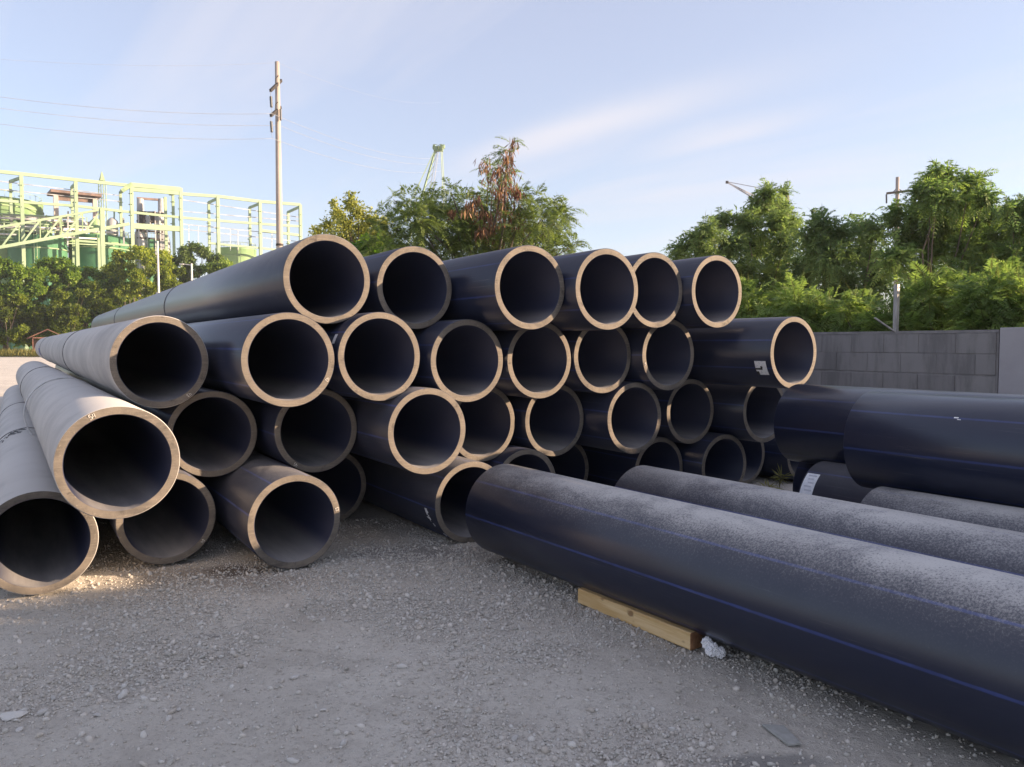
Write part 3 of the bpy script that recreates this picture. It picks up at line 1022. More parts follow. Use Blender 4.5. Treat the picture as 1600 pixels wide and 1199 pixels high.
def leaves_mesh(name, P, D, N, ln, wd, col, mat):
    """one folded rhombus-shaped leaf for each row"""
    S = unit(np.cross(D, N))
    n = len(P)
    ln, wd = ln[:, None], wd[:, None]
    v0 = P
    v1 = P + D * ln * 0.45 + S * wd * 0.5
    v2 = P + D * ln
    v3 = P + D * ln * 0.45 - S * wd * 0.5
    V = np.stack([v0, v1, v2, v3], 1).reshape(-1, 3)
    F_ = np.arange(n * 4).reshape(n, 4)
    return np_mesh(name, V, F_, mat, False, np.repeat(col, 4, 0))


def clump_leaves(r_, clumps, per, ln, wd, c_dark, c_light, droop=0.25, shell=0.55, flat=0.85):
    """leaf rows spread through a list of clumps (x,y,z,r)"""
    C = np.array(clumps, float)
    w = C[:, 3] ** 2
    cnt = np.maximum(8, (per * w / w.mean()).astype(int))
    idx = np.repeat(np.arange(len(C)), cnt)
    n = len(idx)
    U = unit(r_.normal(size=(n, 3)))
    rad = (shell + (1 - shell) * r_.random(n)) * (0.85 + 0.3 * r_.random(n))
    lump = 0.75 + 0.35 * np.sin(U[:, 0] * 4 + idx * 1.7) * np.sin(U[:, 1] * 5 + idx) + 0.15 * np.sin(U[:, 2] * 9 + idx * 2.1)
    P = C[idx, :3] + U * (rad * lump * C[idx, 3])[:, None] * np.array([1, 1, flat])
    D = unit(U * 0.7 + r_.normal(size=(n, 3)) * 0.7 + np.array([0, 0, -droop]))
    N = unit(r_.normal(size=(n, 3)) * 0.7 + U * 0.6 + np.array([0, 0, 0.4]))
    t_ = np.clip(r_.random(n) * 0.75 + r_.random(len(C))[idx] * 0.4 - 0.1, 0, 1)[:, None]
    col = np.array(c_dark) * (1 - t_) + np.array(c_light) * t_
    return P, D, N, ln * r_.uniform(0.65, 1.3, n), wd * r_.uniform(0.7, 1.25, n), col


def fronds(r_, B, D, L, pairs, plen, pwid, droop, c_dark, c_light):
    """feathery compound leaves: each frond is a curved stalk with pairs of narrow leaflets"""
    n = len(B)
    t_ = (np.arange(pairs) + 0.7) / pairs
    down = np.array([0, 0, -1.0])
    rp = B[:, None] + D[:, None] * (L[:, None] * t_)[..., None] + down * (droop[:, None] * L[:, None] * t_ ** 2)[..., None]
    tan = unit(D[:, None] + down * (2 * droop[:, None] * t_)[..., None])
    side = unit(np.cross(tan, np.array([0, 0, 1.0]) + r_.normal(size=(n, 1, 3)) * 0.35))
    prof = np.sin(np.pi * (t_ * 0.72 + 0.2))
    out = []
    colf = np.clip(r_.random(n), 0, 1)
    for sg in (-1, 1):
        pd = unit(side * sg * 0.9 + tan * 0.55 + down * 0.22 + r_.normal(size=rp.shape) * 0.12)
        nn = np.cross(pd, tan)
        out.append((rp, pd, nn, prof))
    P = np.concatenate([o_[0].reshape(-1, 3) for o_ in out])
    Dd = np.concatenate([o_[1].reshape(-1, 3) for o_ in out])
    N = np.concatenate([o_[2].reshape(-1, 3) for o_ in out])
    sc = np.repeat((plen * L / L.mean())[:, None], pairs, 1) * prof
    ln = np.concatenate([sc.ravel()] * 2) * r_.uniform(0.8, 1.2, len(P))
    wd = np.full(len(P), pwid) * r_.uniform(0.8, 1.2, len(P))
    k = np.clip(np.tile(np.repeat(colf, pairs), 2) * 0.8 + r_.random(len(P)) * 0.25, 0, 1)[:, None]
    col = np.array(c_dark) * (1 - k) + np.array(c_light) * k
    # stalks as very thin leaves
    P = np.concatenate([P, B]); Dd = np.concatenate([Dd, unit(D + down * droop[:, None] * 0.9)]); N = np.concatenate([N, np.tile([[0.3, 0.2, 1.0]], (n, 1))])
    ln = np.concatenate([ln, L * 0.95]); wd = np.concatenate([wd, np.full(n, pwid * 0.45)])
    col = np.concatenate([col, np.tile(np.array([[0.10, 0.11, 0.04]]), (n, 1))])
    return P, Dd, N, ln, wd, col


def cat_rows(rows):
    return [np.concatenate([r_[i] for r_ in rows]) for i in range(6)]


def limbs(base, targets, r0, r_, sway=0.12, spread=0.5):
    """trunk from base to crown with tapering limbs reaching the clumps"""
    mb = MB()
    base = np.array(base, float)
    T_ = np.array([t_[:3] for t_ in targets])
    top = T_.mean(0)
    fork = base + (top - base) * spread
    fork[:2] += r_.normal(0, sway, 2)
    path = [base + (fork - base) * k + np.array([*(r_.normal(0, sway * 0.3, 2) if 0 < k < 1 else (0, 0)), 0]) for k in (0, 0.35, 0.7, 1)]
    mb.tube(path, [r0 * 1.15, r0, r0 * 0.9, r0 * 0.75], 8)
    for tt in T_:
        mid = fork + (tt - fork) * 0.5 + r_.normal(0, sway, 3) + np.array([0, 0, 0.1 * np.linalg.norm(tt - fork)])
        mb.tube([fork, fork + (mid - fork) * 0.5, mid, tt], [r0 * 0.5, r0 * 0.38, r0 * 0.25, r0 * 0.07], 5, False)
    return mb


def plant(name, label, cat, group, base, rows, mb, extra=None, crown='crown'):
    e_ = empty(name, tuple(base), 0, label, cat, group)
    b_ = np.array(base)
    rows = list(rows)
    rows[0] = rows[0] - b_
    obj(crown, leaves_mesh(crown, *rows, M['leaf']), e_)
    if mb is not None:
        mb.v = [tuple(np.array(p_) - b_) for p_ in mb.v]
        mb.build('trunk', M['bark'], e_, True)
    if extra is not None:
        nm, rr, mt = extra
        rr = list(rr)
        rr[0] = rr[0] - b_
        o_ = obj(nm, leaves_mesh(nm, *rr, mt), e_)
    return e_


def px_clumps(lst, Y, dj, r_):
    """(px,py,radius px[,depth offset]) -> world clumps about Y metres away"""
    out = []
    for it in lst:
        y_ = Y + (it[3] if len(it) > 3 else r_.uniform(-dj, dj))
        p_ = pix(it[0], it[1], y_)
        out.append((*p_, it[2] / F_PX * y_))
    return out


# ---- broad-leaved trees along the far edge of the yard (left)
LEFT_TREES = [
    # px centre, top py, half width px, distance, dark, light, label
    (8, 400, 46, 103, (0.020, 0.045, 0.010), (0.125, 0.165, 0.022), 'round dark green tree at the left picture edge below the tanks'),
    (78, 398, 44, 106, (0.018, 0.042, 0.010), (0.115, 0.155, 0.020), 'dense green tree behind the little red-roofed hut'),
    (140, 412, 40, 108, (0.018, 0.040, 0.010), (0.095, 0.135, 0.020), 'low dark tree below the conveyor, left of the pale yellowish tree'),
    (217, 380, 42, 109, (0.035, 0.060, 0.012), (0.190, 0.200, 0.030), 'tall yellowish green tree in front of the green steel frame'),
    (303, 374, 42, 114, (0.022, 0.040, 0.014), (0.085, 0.105, 0.030), 'tall dull dark tree right of the yellowish one, before the steel frame'),
    (352, 402, 24, 112, (0.03, 0.055, 0.012), (0.13, 0.16, 0.03), 'small light green tree at the right end of the far tree row'),
    (-75, 396, 50, 100, (0.018, 0.042, 0.010), (0.115, 0.155, 0.020), 'green tree just outside the left picture edge'),
    (-175, 390, 55, 98, (0.018, 0.042, 0.010), (0.115, 0.155, 0.020), 'green tree farther outside the left picture edge'),
]
for i, (px, top, hw, Yd, cd, cl, lab) in enumerate(LEFT_TREES):
    r_ = np.random.default_rng(200 + i)
    clumps = []
    bot = 536
    n_ = 70 if hw > 30 else 36
    for k in range(n_):
        f_ = r_.random() ** 0.8
        py = top + 12 + (bot - top - 14) * f_
        wid = hw * (0.45 + 0.75 * math.sin(math.pi * min(1, 0.22 + 0.68 * f_)))
        ox = r_.uniform(-1, 1) * wid
        dz = -r_.random() * 3.2 * (1 - abs(ox) / wid * 0.6) + r_.uniform(0, 1.5)
        clumps.append((px + ox, py, r_.uniform(8, 15), dz))
    clumps += [(px + hw * a_, top + 12 + b_, 12, 0.0) for a_, b_ in ((0, 0), (-0.35, 8), (0.35, 7), (-0.7, 22), (0.7, 20))]
    W = px_clumps(clumps, Yd, 1.0, r_)
    rows = clump_leaves(r_, W, 620, 0.34, 0.24, tuple(np.array(cd) * 2.2 + np.array([0, 0.012, 0.004])), tuple(np.array(cl) * 2.4 + np.array([0, 0.02, 0.004])), 0.3, 0.35, 0.8)
    b_ = pix(px, 554, Yd)
    b_[2] = 0
    mb = limbs(b_, W[::4], 0.28, r_, 0.3, 0.45)
    plant('broadleaf_tree', lab, 'tree', 'trees along the far edge of the yard', b_, rows, mb)
# low shrubs in front of the far trees
for i, (px, py, hw, hh_, Yd, lab) in enumerate([(60, 505, 34, 30, 101, 'low leafy bush left of the hut roof, below the far trees'), (112, 490, 34, 34, 100, 'bright green bush just above the hut roof'), (178, 475, 34, 34, 102, 'leafy bush between the hut and the bare stakes'), (15, 500, 22, 34, 99, 'leafy bush by the dry grass at the left picture edge'), (255, 455, 30, 34, 104, 'leafy bush behind the white post, under the yellowish tree')]):
    r_ = np.random.default_rng(260 + i)
    W = px_clumps([(px + r_.uniform(-hw, hw), py + r_.uniform(-hh_, hh_), r_.uniform(6, 11)) for k in range(22)], Yd, 1.4, r_)
    rows = clump_leaves(r_, W, 420, 0.30, 0.21, (0.04, 0.07, 0.014), (0.25, 0.31, 0.045), 0.2, 0.4)
    b_ = pix(px, 550, Yd)
    b_[2] = 0
    plant('leafy_bush', lab, 'bush', 'bushes below the far trees', b_, rows, limbs(b_, W[::3], 0.10, r_, 0.2, 0.3))
# dry grass verge
r_ = np.random.default_rng(290)
n = 9000
gxp, gyp = r_.uniform(-95, -48, n), r_.uniform(88, 97, n)
P = np.stack([gxp, gyp, np.zeros(n)], 1)
rows = [P, unit(np.stack([r_.normal(0, 0.3, n), r_.normal(0, 0.3, n), np.ones(n)], 1)), unit(r_.normal(size=(n, 3)) * np.array([1, 1, 0.2])), r_.uniform(0.4, 1.2, n), r_.uniform(0.08, 0.16, n),
        np.array([0.20, 0.19, 0.06]) + r_.uniform(-0.05, 0.06, (n, 1)) * np.array([1.2, 1, 0.4])]
go = obj('dry_grass', leaves_mesh('dry_grass', *rows, M['leaf']))
tag(go, 'strip of dry yellow grass in front of the far trees', 'grass', None, 'stuff')
# bare stakes beside the bushes
for i, px in enumerate((196, 203, 209)):
    b_ = pix(px, 475, 97)
    mb = MB().tube([(0, 0, 0), (0.05 * (i - 1), 0, (475 - 448 + 3 * i) / F_PX * 97 + 4.6)], [0.06, 0.04], 6)
    o_ = mb.build('stake', M['bark'])
    o_.location = (b_[0], b_[1], 0)
    tag(o_, ('leftmost', 'middle', 'rightmost')[i] + ' of three thin bare stakes in front of the far bushes', 'stake', 'bare stakes by the far bushes')

# hut with a red roof
hb = pix(76, 553, 92)
hb[2] = 0
hut = empty('hut', tuple(hb), 0.5, 'small open hut with a rusty red gable roof beyond the pipes', 'hut')
hz_ = CAM_H + (537.6 - 528) / F_PX * 92
ap = CAM_H + (537.6 - 517) / F_PX * 92 + 0.1
for sx_ in (-1, 1):
    MB().add([(0, -1.3, ap), (0, 1.6, ap), (sx_ * 2.1, 1.6, hz_ - 0.15), (sx_ * 2.1, -1.3, hz_ - 0.15), (0, -1.3, ap + 0.08), (0, 1.6, ap + 0.08), (sx_ * 2.1, 1.6, hz_ - 0.07), (sx_ * 2.1, -1.3, hz_ - 0.07)],
             [(0, 1, 2, 3), (4, 7, 6, 5), (0, 3, 7, 4), (1, 5, 6, 2), (2, 6, 7, 3), (0, 4, 5, 1)]).build('roof_sheet', M['rust'], hut)
    for sy_ in (-1.1, 1.4):
        MB().box((sx_ * 1.5, sy_, hz_ / 2), (0.12, 0.12, hz_)).build('post', M['rust'], hut)
MB().bar((-1.5, -1.15, hz_ - 0.02), (1.5, -1.15, hz_ - 0.02), 0.1, 0.14).build('tie_beam', M['rust'], hut)
MB().box((0, 1.3, hz_ * 0.45), (3, 0.08, hz_ * 0.9)).build('back_wall', M['roof_brown'], hut)

# white posts among the far trees
for (px, y0, y1, Yd, lab, arm) in ((250, 377, 467, 99, 'slim white post in front of the yellowish far tree', 0), (302, 412, 447, 97, 'white lamp post with a short arm before the dull dark tree', 1)):
    b_ = pix(px, 540, Yd)
    tz = pix(px, y0, Yd)[2]
    e_ = empty('lamp_post' if arm else 'white_post', (b_[0], b_[1], 0), 0, lab, 'post')
    MB().tube([(0, 0, 0), (0, 0, tz * 0.6), (0, 0, tz)], [0.16, 0.13, 0.10], 10).build('pole', M['post_white'], e_, True)
    if arm:
        MB().bar((0, 0, tz - 0.2), (-1.1, 0, tz - 0.05), 0.08).build('arm', M['post_white'], e_)
        MB().box((-1.25, 0, tz - 0.08), (0.5, 0.25, 0.12)).build('lamp_head', M['post_white'], e_, bevel=0.03)
    else:
        MB().bar((-0.35, 0, tz * 0.55), (0.35, 0, tz * 0.55), 0.1).build('bracket', M['post_white'], e_)

# ------------------------------------------------------------------ green steel plant beyond the trees
PL0, PLD = np.array([-85.4, 129.5]), np.array([41.6, 31.5])
PN = np.array([-0.603, 0.797])


def plant_xy(px, back=0.0):
    k = (px - 800) / F_PX
    o = PL0 + PN * back
    s_ = (k * o[1] - o[0]) / (PLD[0] - k * PLD[1])
    return o + PLD * s_


def plant_pt(px, py, back=0.0):
    xy = plant_xy(px, back)
    return pix(px, py, xy[1])


fr = empty('steel_frame', (*plant_xy(240), 0), 0, 'pale green open steel framework of columns and beams behind the far trees', 'framework')
fo = np.array([*plant_xy(240), 0])


def fbar(name, p_, q_, w, h=None, mat='steel_green', par=fr, off=fo):
    return MB().bar(np.array(p_) - off, np.array(q_) - off, w, h).build(name, M[mat], par)


def column(px, top, back, w):
    p_ = plant_pt(px, top, back)
    b_ = p_.copy()
    b_[2] = 0
    fbar('column', b_, p_, w)
    return p_


FR_TOP = [(-60, 263), (33, 274), (118, 284), (205, 287), (282, 294), (340, 307), (406, 315), (469, 320)]
BK = [(-78, 272), (16, 283), (112, 292), (188, 300), (270, 300), (326, 316), (390, 324), (450, 331)]
tops = [column(px, py, 0, 0.54) for px, py in FR_TOP]
bt = [column(px, py, 6, 0.45) for px, py in BK]
column(258, 308, 8, 0.5)
for a_, b_ in zip(FR_TOP[:-1], FR_TOP[1:]):
    if a_[0] == 205:
        fbar('beam', plant_pt(205, 289), plant_pt(282, 296), 0.5, 0.75)
        fbar('beam', plant_pt(205, 296), plant_pt(282, 302), 0.4, 0.7)
    else:
        fbar('beam', plant_pt(a_[0], 272 + (a_[0] - 33) * 0.108 if a_[0] < 200 else a_[1] + (9 if a_[0] == 282 else 0)), plant_pt(b_[0], 272 + (b_[0] - 33) * 0.108 if b_[0] < 210 else b_[1]), 0.4, 0.55)
for (p_, q_) in zip(tops, bt):
    fbar('tie', p_ + np.array([0, 0, -0.4]), q_ + np.array([0, 0, -0.1]), 0.35, 0.45, 'steel_dull')
# middle beams
MID = [(-60, 309), (33, 316), (118, 322), (188, 330), (282, 340), (340, 345), (406, 350), (469, 354)]
for a_, b_ in zip(MID[:-1], MID[1:]):
    fbar('beam', plant_pt(*a_), plant_pt(*b_), 0.35, 0.42)
LOW = [(205, 353), (282, 358)]
fbar('beam', plant_pt(205, 353), plant_pt(282, 358), 0.6, 0.95)
fbar('beam', plant_pt(258, 356, 4), plant_pt(282, 360), 0.5, 0.7, 'steel_dull')
for y0, y1, x0, x1, w in ((380, 394, 325, 469, .3), (376, 384, 118, 205, .3), (360, 368, 406, 469, .4)):
    fbar('beam', plant_pt(x0, y0), plant_pt(x1, y1), w, w * 1.2)
# thin girts / rails
for (x0, y0, x1, y1) in ((-20, 281, 188, 306), (-20, 294, 188, 315), (282, 312, 469, 340), (282, 330, 469, 346), (282, 350, 469, 369), (282, 358, 469, 378)):
    fbar('rail', plant_pt(x0, y0, 1), plant_pt(x1, y1, 1), 0.10, 0.12, 'steel_grey')
for px in (295, 310, 360, 372, 425, 432):
    fbar('hanger', plant_pt(px, 350 + (px - 282) * 0.1, 2), plant_pt(px, 392, 2), 0.09, 0.09, 'post_white')
# splice plates on the columns
for (px, py) in FR_TOP[1:] + BK[1:]:
    bk = 0 if (px, py) in FR_TOP else 6
    for dy in (16, 33, 50):
        c_ = plant_pt(px, py + dy, bk) - fo
        MB().box(c_, (0.66, 0.66, 0.14)).build('splice_plate', M['steel_dull'], fr)
fbar('beam', plant_pt(190, 299), plant_pt(206, 288), 0.6, 0.7, 'steel_dull')
fbar('beam', plant_pt(266, 303, 4), plant_pt(283, 297), 0.6, 0.7, 'steel_dull')

# inclined conveyor truss in front
cv_e = empty('conveyor_truss', (*plant_xy(100, -6), 0), 0, 'inclined pale green lattice truss crossing in front of the steel framework', 'truss')
co = np.array([*plant_xy(100, -6), 0])


def cp(px, py, back=-6):
    return plant_pt(px, py, back)


def cbar(name, a_, b_, w, h=None, mat='steel_green'):
    return MB().bar(a_ - co, b_ - co, w, h).build(name, M[mat], cv_e)


topc = lambda x: 355 - (x) * (355 - 328) / 157
botc = lambda x: 386 - x * (386 - 356) / 157
for back in (-6, -4.2):
    cbar('top_chord', cp(-60, topc(-60), back), cp(158, topc(158), back), 0.34)
    cbar('bottom_chord', cp(-60, botc(-60), back), cp(202, 350, back), 0.36, 0.5)
    for k, x0 in enumerate(range(-30, 158, 33)):
        cbar('diagonal', cp(x0, botc(x0), back), cp(min(x0 + 27, 158), topc(min(x0 + 27, 158)), back), 0.26)
        cbar('vertical', cp(min(x0 + 27, 158), topc(min(x0 + 27, 158)), back), cp(min(x0 + 27, 158), botc(min(x0 + 27, 158)), back), 0.16, 0.16, 'steel_dull')
pt_ = cp(159, 325, -6)
pb_ = pt_.copy()
pb_[2] = 0
cbar('end_post', pb_, pt_, 0.62)
pt_ = cp(154.5, 372, -4)
pb_ = pt_.copy()
pb_[2] = 0
cbar('end_post', pb_, pt_, 0.5)


# pipe rack between the columns
pr_e = empty('pipe_rack', (*plant_xy(90, 3), 0), 0, 'pale pipe rack crowded with thin pipes behind the lattice truss', 'pipe rack')
pro = np.array([*plant_xy(90, 3), 0])
qr = np.random.default_rng(77)
for k in range(13):
    y0 = 333 + k * 3.3 + qr.uniform(-1, 1)
    x0, x1 = qr.uniform(-60, 20), qr.uniform(110, 202)
    bk = qr.uniform(2, 9)
    MB().tube([plant_pt(x0, y0, bk) - pro, plant_pt(x1, y0 + (x1 - x0) * 0.05, bk) - pro], qr.uniform(0.09, 0.22), 8).build('rack_pipe', M[('steel_green', 'post_white', 'steel_grey', 'tank_pale')[k % 4]], pr_e, True)
for k in range(17):
    px = -40 + k * 14.5 + qr.uniform(-4, 4)
    bk = qr.uniform(2, 9)
    MB().bar(plant_pt(px, 330 + qr.uniform(0, 12), bk) - pro, plant_pt(px + qr.uniform(-1, 1), 385, bk) - pro, qr.uniform(0.12, 0.3)).build('rack_post', M[('steel_green', 'steel_grey', 'steel_dull')[k % 3]], pr_e)
for k, px in enumerate((-10, 22, 50, 72, 128, 150, 176)):
    y0 = 336 + qr.uniform(0, 18)
    MB().lathe([(0.9, 0), (1.0, 0.2), (1.0, 2.6), (0.5, 3.1), (0.25, 3.3)], 16, tuple(plant_pt(px, y0 + 22, 7) - pro)).build('vessel', M[('steel_grey', 'tank_pale')[k % 2]], pr_e, True)


# tanks
def tank(px, top, hw, back, label, mat='tank_green', rings=()):
    xy = plant_xy(px, back)
    Yd = xy[1]
    z_ = pix(px, top, Yd)[2]
    r_ = hw / F_PX * Yd
    e_ = empty('storage_tank', (*xy, 0), 0, label, 'tank', 'green storage tanks')
    MB().lathe([(r_, 0), (r_, z_), (r_ * 1.012, z_ + 0.05), (r_ * 1.012, z_ + 0.25), (r_ * 0.97, z_ + 0.3)], 56).build('shell', M[mat], e_, True)
    rf_ = MB().lathe([(r_ * 0.97, z_ + 0.3), (r_ * 0.5, z_ + r_ * 0.10), (0.02, z_ + r_ * 0.14)], 56).build('roof', M['tank_pale'], e_, True)
    for f_ in rings:
        MB().lathe([(r_ + 0.01, z_ * f_), (r_ + 0.16, z_ * f_), (r_ + 0.16, z_ * f_ + 0.2), (r_ + 0.01, z_ * f_ + 0.2)], 56).build('ring_girder', M['steel_dull'], e_)
    # ladder
    a_ = -1.1
    for s_ in (-0.25, 0.25):
        MB().tube([((r_ + 0.25) * math.cos(a_) + s_, (r_ + 0.25) * math.sin(a_), 0.5), ((r_ + 0.25) * math.cos(a_) + s_, (r_ + 0.25) * math.sin(a_), z_ + 1)], 0.05, 5).build('ladder_rail', M['steel_green'], e_)
    # handrail round the roof
    n_ = 30
    mb_ = MB()
    ring = [((r_ * 0.98) * math.cos(2 * math.pi * k / n_), (r_ * 0.98) * math.sin(2 * math.pi * k / n_), z_ + 1.3) for k in range(n_ + 1)]
    mb_.tube(ring, 0.05, 5, False)
    for k in range(n_):
        mb_.tube([(ring[k][0], ring[k][1], z_ + 0.2), ring[k]], 0.04, 4, False)
    mb_.build('handrail', M['steel_green'], rf_)
    return e_


tank(5, 318, 60, 14, 'tall pale green tank with ring platforms at the left picture edge', 'tank_pale', (0.72, 0.80, 0.88, 0.95))
tank(65, 374, 40, 5, 'dark green squat tank below the lattice truss', 'tank_green', (0.9,))
tank(160, 374, 42, 8, 'dark green tank between the truss end post and the frame', 'tank_green', (0.9,))
tank(232, 378, 30, 14, 'dark green tank behind the tall portal of the frame', 'tank_green', ())
tank(372, 392, 30, 7, 'pale green tank top above the last far trees', 'tank_pale', (0.93,))

# roofed platform
rp_e = empty('roofed_platform', (*plant_xy(115, 16), 0), 0, 'pink-columned platform with a flat brown roof standing among the tanks', 'platform')
ro = np.array([*plant_xy(115, 16), 0])
rp_ = lambda px, py, back=16: plant_pt(px, py, back) - ro
roof = MB()
a_, b_ = rp_(76, 301), rp_(155, 309)
roof.bar(a_, b_, 5.5, 0.5)
roof.build('roof', M['roof_brown'], rp_e)
MB().bar(rp_(84, 308, 15), rp_(148, 313, 15), 0.4, 1.1).build('fascia_beam', M['roof_brown'], rp_e)
for px in (87, 148):
    for back in (14.5, 18.5):
        t_ = plant_pt(px, 304 + (px - 87) * 0.1, back) - ro
        MB().bar((t_[0], t_[1], 0), t_, 0.75).build('pillar', M['pink_plaster'], rp_e)
MB().bar(rp_(80, 347), rp_(150, 352), 4.6, 0.5).build('deck', M['pink_plaster'], rp_e)
MB().bar(rp_(80, 353, 15), rp_(150, 358, 15), 3.6, 1.2).build('deck_beam', M['roof_brown'], rp_e)

# grey machinery tower inside the portal
tw_e = empty('machinery_tower', (*plant_xy(234, 12), 0), 0, 'grey machinery tower with two ducts inside the tall green portal', 'tower')
to = np.array([*plant_xy(234, 12), 0])
tp = lambda px, py, back=12: plant_pt(px, py, back) - to
for px in (219, 252):
    t_ = tp(px, 311)
    MB().lathe([(1.5, 0), (1.5, t_[2] * 0.72), (0.75, t_[2] * 0.82), (0.62, t_[2])], 20, (t_[0], t_[1], 0)).build('duct', M['steel_grey'], tw_e, True)
MB().bar(tp(214, 310), tp(257, 313), 0.5, 0.4).build('cross_beam', M['roof_brown'], tw_e)
for py in (331, 345, 360, 372):
    MB().bar(tp(214, py, 11), tp(254, py + 3, 11), 1.2, 0.25).build('walkway', M['iron_dark'], tw_e)
for px in (216, 229, 242, 250):
    t_ = tp(px, 330, 10.5)
    MB().bar((t_[0], t_[1], 0), t_, 0.22).build('leg', M['steel_grey'], tw_e)
for k, px in enumerate((222, 231, 239, 247)):
    t_ = tp(px, 340 + 7 * (k % 2), 11)
    MB().box(t_, (1.1, 1.2, 2.2)).build('machine_box', M['steel_grey'] if k % 2 else M['iron_dark'], tw_e, bevel=0.05)

# thin lattice mast behind
ms_e = empty('lattice_mast', (*plant_xy(167, 30), 0), 0, 'slim dull green lattice mast rising behind the steel framework', 'mast')
mo = np.array([*plant_xy(167, 30), 0])
mt_ = plant_pt(168, 283, 30)[2]
mb = MB()
for sx_, sy_ in ((-1, -1), (1, -1), (1, 1), (-1, 1)):
    mb.tube([(sx_ * 0.75, sy_ * 0.75, 0), (sx_ * 0.5, sy_ * 0.5, mt_)], 0.09, 5)
mb.build('corner_tubes', M['steel_dull'], ms_e)
mb = MB()
for k in range(22):
    z0, z1 = mt_ * k / 22, mt_ * (k + 1) / 22
    w_ = 0.75 - 0.25 * k / 22
    sg = 1 if k % 2 else -1
    mb.tube([(-w_ * sg, -w_, z0), (w_ * sg, -w_, z1)], 0.06, 4)
    mb.tube([(w_, -w_ * sg, z0), (w_, w_ * sg, z1)], 0.06, 4)
mb.build('lacing', M['steel_dull'], ms_e)
MB().lathe([(0.7, mt_), (0.05, mt_ + 2.0)], 4).build('tip', M['steel_dull'], ms_e)

# ------------------------------------------------------------------ utility pole with wires
UP = pix(438, 470, 47)
po = np.array([UP[0], UP[1], 0])
up_e = empty('utility_pole', tuple(po), 0, 'tall weathered concrete utility pole with two slanting crossarms', 'utility pole')
ptop = pix(433, 97, 47) - po
ptop[1] = 0
MB().tube([(0, 0, 0), ptop * 0.5, ptop], [0.24, 0.19, 0.13], 16).build('shaft', M['concrete_pole'], up_e, True)
MB().tube([ptop * 0.405, ptop * 0.412], [0.225, 0.225], 14).build('band', M['iron_dark'], up_e)
ins_pts = []
for (lx, ly, rx, ry) in ((422.5, 142, 439.5, 126), (423, 181, 438.5, 168)):
    a_ = pix(lx, ly, 45.6) - po
    b_ = pix(rx, ry, 47.6) - po
    xa = MB().bar(a_, b_, 0.12, 0.16).build('crossarm', M['iron_dark'], up_e)
    m_ = a_ * 0.35 + b_ * 0.65
    MB().tube([a_ * 0.55 + b_ * 0.45 + np.array([0, 0, 0.05]), a_ * 0.5 + b_ * 0.5 + np.array([0, 0, 0.42]), m_ + np.array([0.05, 0, 0.48])], 0.03, 6).build('brace', M['iron_dark'], xa)
    i0, i1 = a_ + np.array([0.02, 0, -0.32]), a_ + np.array([0.05, 0, -0.95])
    MB().tube([a_ + np.array([0.01, 0, -0.05]), i0], 0.015, 5).build('link', M['wire'], xa)
    prof = []
    mb = MB()
    zz = np.linspace(0, 1, 25)
    mb.tube([i0 + (i1 - i0) * z_ for z_ in zz], [0.045 + 0.05 * (k % 2) for k in range(25)], 8)
    mb.build('insulator', M['insulator'], xa, True)
    MB().tube([i1, i1 + np.array([0.02, 0, -0.35])], 0.015, 5).build('link', M['wire'], xa)
    ins_pts.append(i1 + po + np.array([0.02, 0, -0.35]))
i0 = pix(437.2, 172, 47) - po
i1 = pix(437.6, 190, 47) - po
MB().tube([i0 + (i1 - i0) * z_ + np.array([0.1, -0.2, 0]) for z_ in np.linspace(0, 1, 21)], [0.04 + 0.04 * (k % 2) for k in range(21)], 8).build('insulator', M['insulator'], up_e, True)


def wire(p_, q_, sag, label, rad=0.011):
    ts = np.linspace(0, 1, 30)
    c_ = (np.array(p_) + np.array(q_)) / 2
    path = [np.array(p_) * (1 - s_) + np.array(q_) * s_ - np.array([0, 0, sag * 4 * s_ * (1 - s_)]) - c_ for s_ in ts]
    o_ = MB().tube(path, rad, 5).build('overhead_wire', M['wire'], None, True)
    o_.location = tuple(c_)
    tag(o_, label, 'wire', 'overhead wires of the utility pole')


wire(ins_pts[0], pix(-60, 143, 38), 0.35, 'uppermost overhead wire running left from the utility pole')
wire(pix(436, 196, 47), pix(-60, 161, 38), 0.35, 'middle overhead wire running left from the utility pole')
wire(ins_pts[1], pix(-60, 186, 38), 0.35, 'lowest overhead wire running left from the utility pole')
wire(ins_pts[0], pix(690, 247, 100), 0.9, 'uppermost overhead wire running right and away from the utility pole')
wire(pix(436, 196, 47), pix(690, 255, 100), 0.9, 'middle overhead wire running right and away from the utility pole')
wire(ins_pts[1], pix(690, 267, 100), 0.9, 'lowest overhead wire running right and away from the utility pole')
wire(pix(433, 98, 47), pix(-60, 88, 38), 0.3, 'topmost faint wire at the tip of the pole, running left', 0.005)
wire(pix(433, 98, 47), pix(690, 160, 100), 0.9, 'topmost faint wire at the tip of the pole, running right', 0.005)

# ------------------------------------------------------------------ derrick head behind the middle tree
DY = 85
do = pix(676, 470, DY)
do[2] = 0
de = empty('derrick_crane', tuple(do), 0, 'pale green derrick head with splayed legs and cables above the middle tree', 'crane')
dp = lambda px, py, dy=0: pix(px, py, DY + dy) - do
hd = dp(685, 233)
for (px, dy, w, hx) in ((602, -2, 0.09, 679), (632, 2, 0.17, 680), (697, -2, 0.06, 689), (700, 2, 0.06, 691)):
    MB().bar(dp(px, 400, dy), dp(hx, 236, dy * 0.1), w).build('leg', M['steel_green'], de)
for px, hx in ((652, 683), (662, 685)):
    MB().bar(dp(px, 400), dp(hx, 236), 0.05).build('cable', M['wire'], de)
mb = MB()
for k in range(14):
    f0, f1 = k / 14, (k + 1) / 14
    mb.bar(dp(632 + 48 * f0, 400 - 164 * f0, 2 - 1.8 * f0), dp(652 + 31 * f1, 400 - 164 * f1), 0.04)
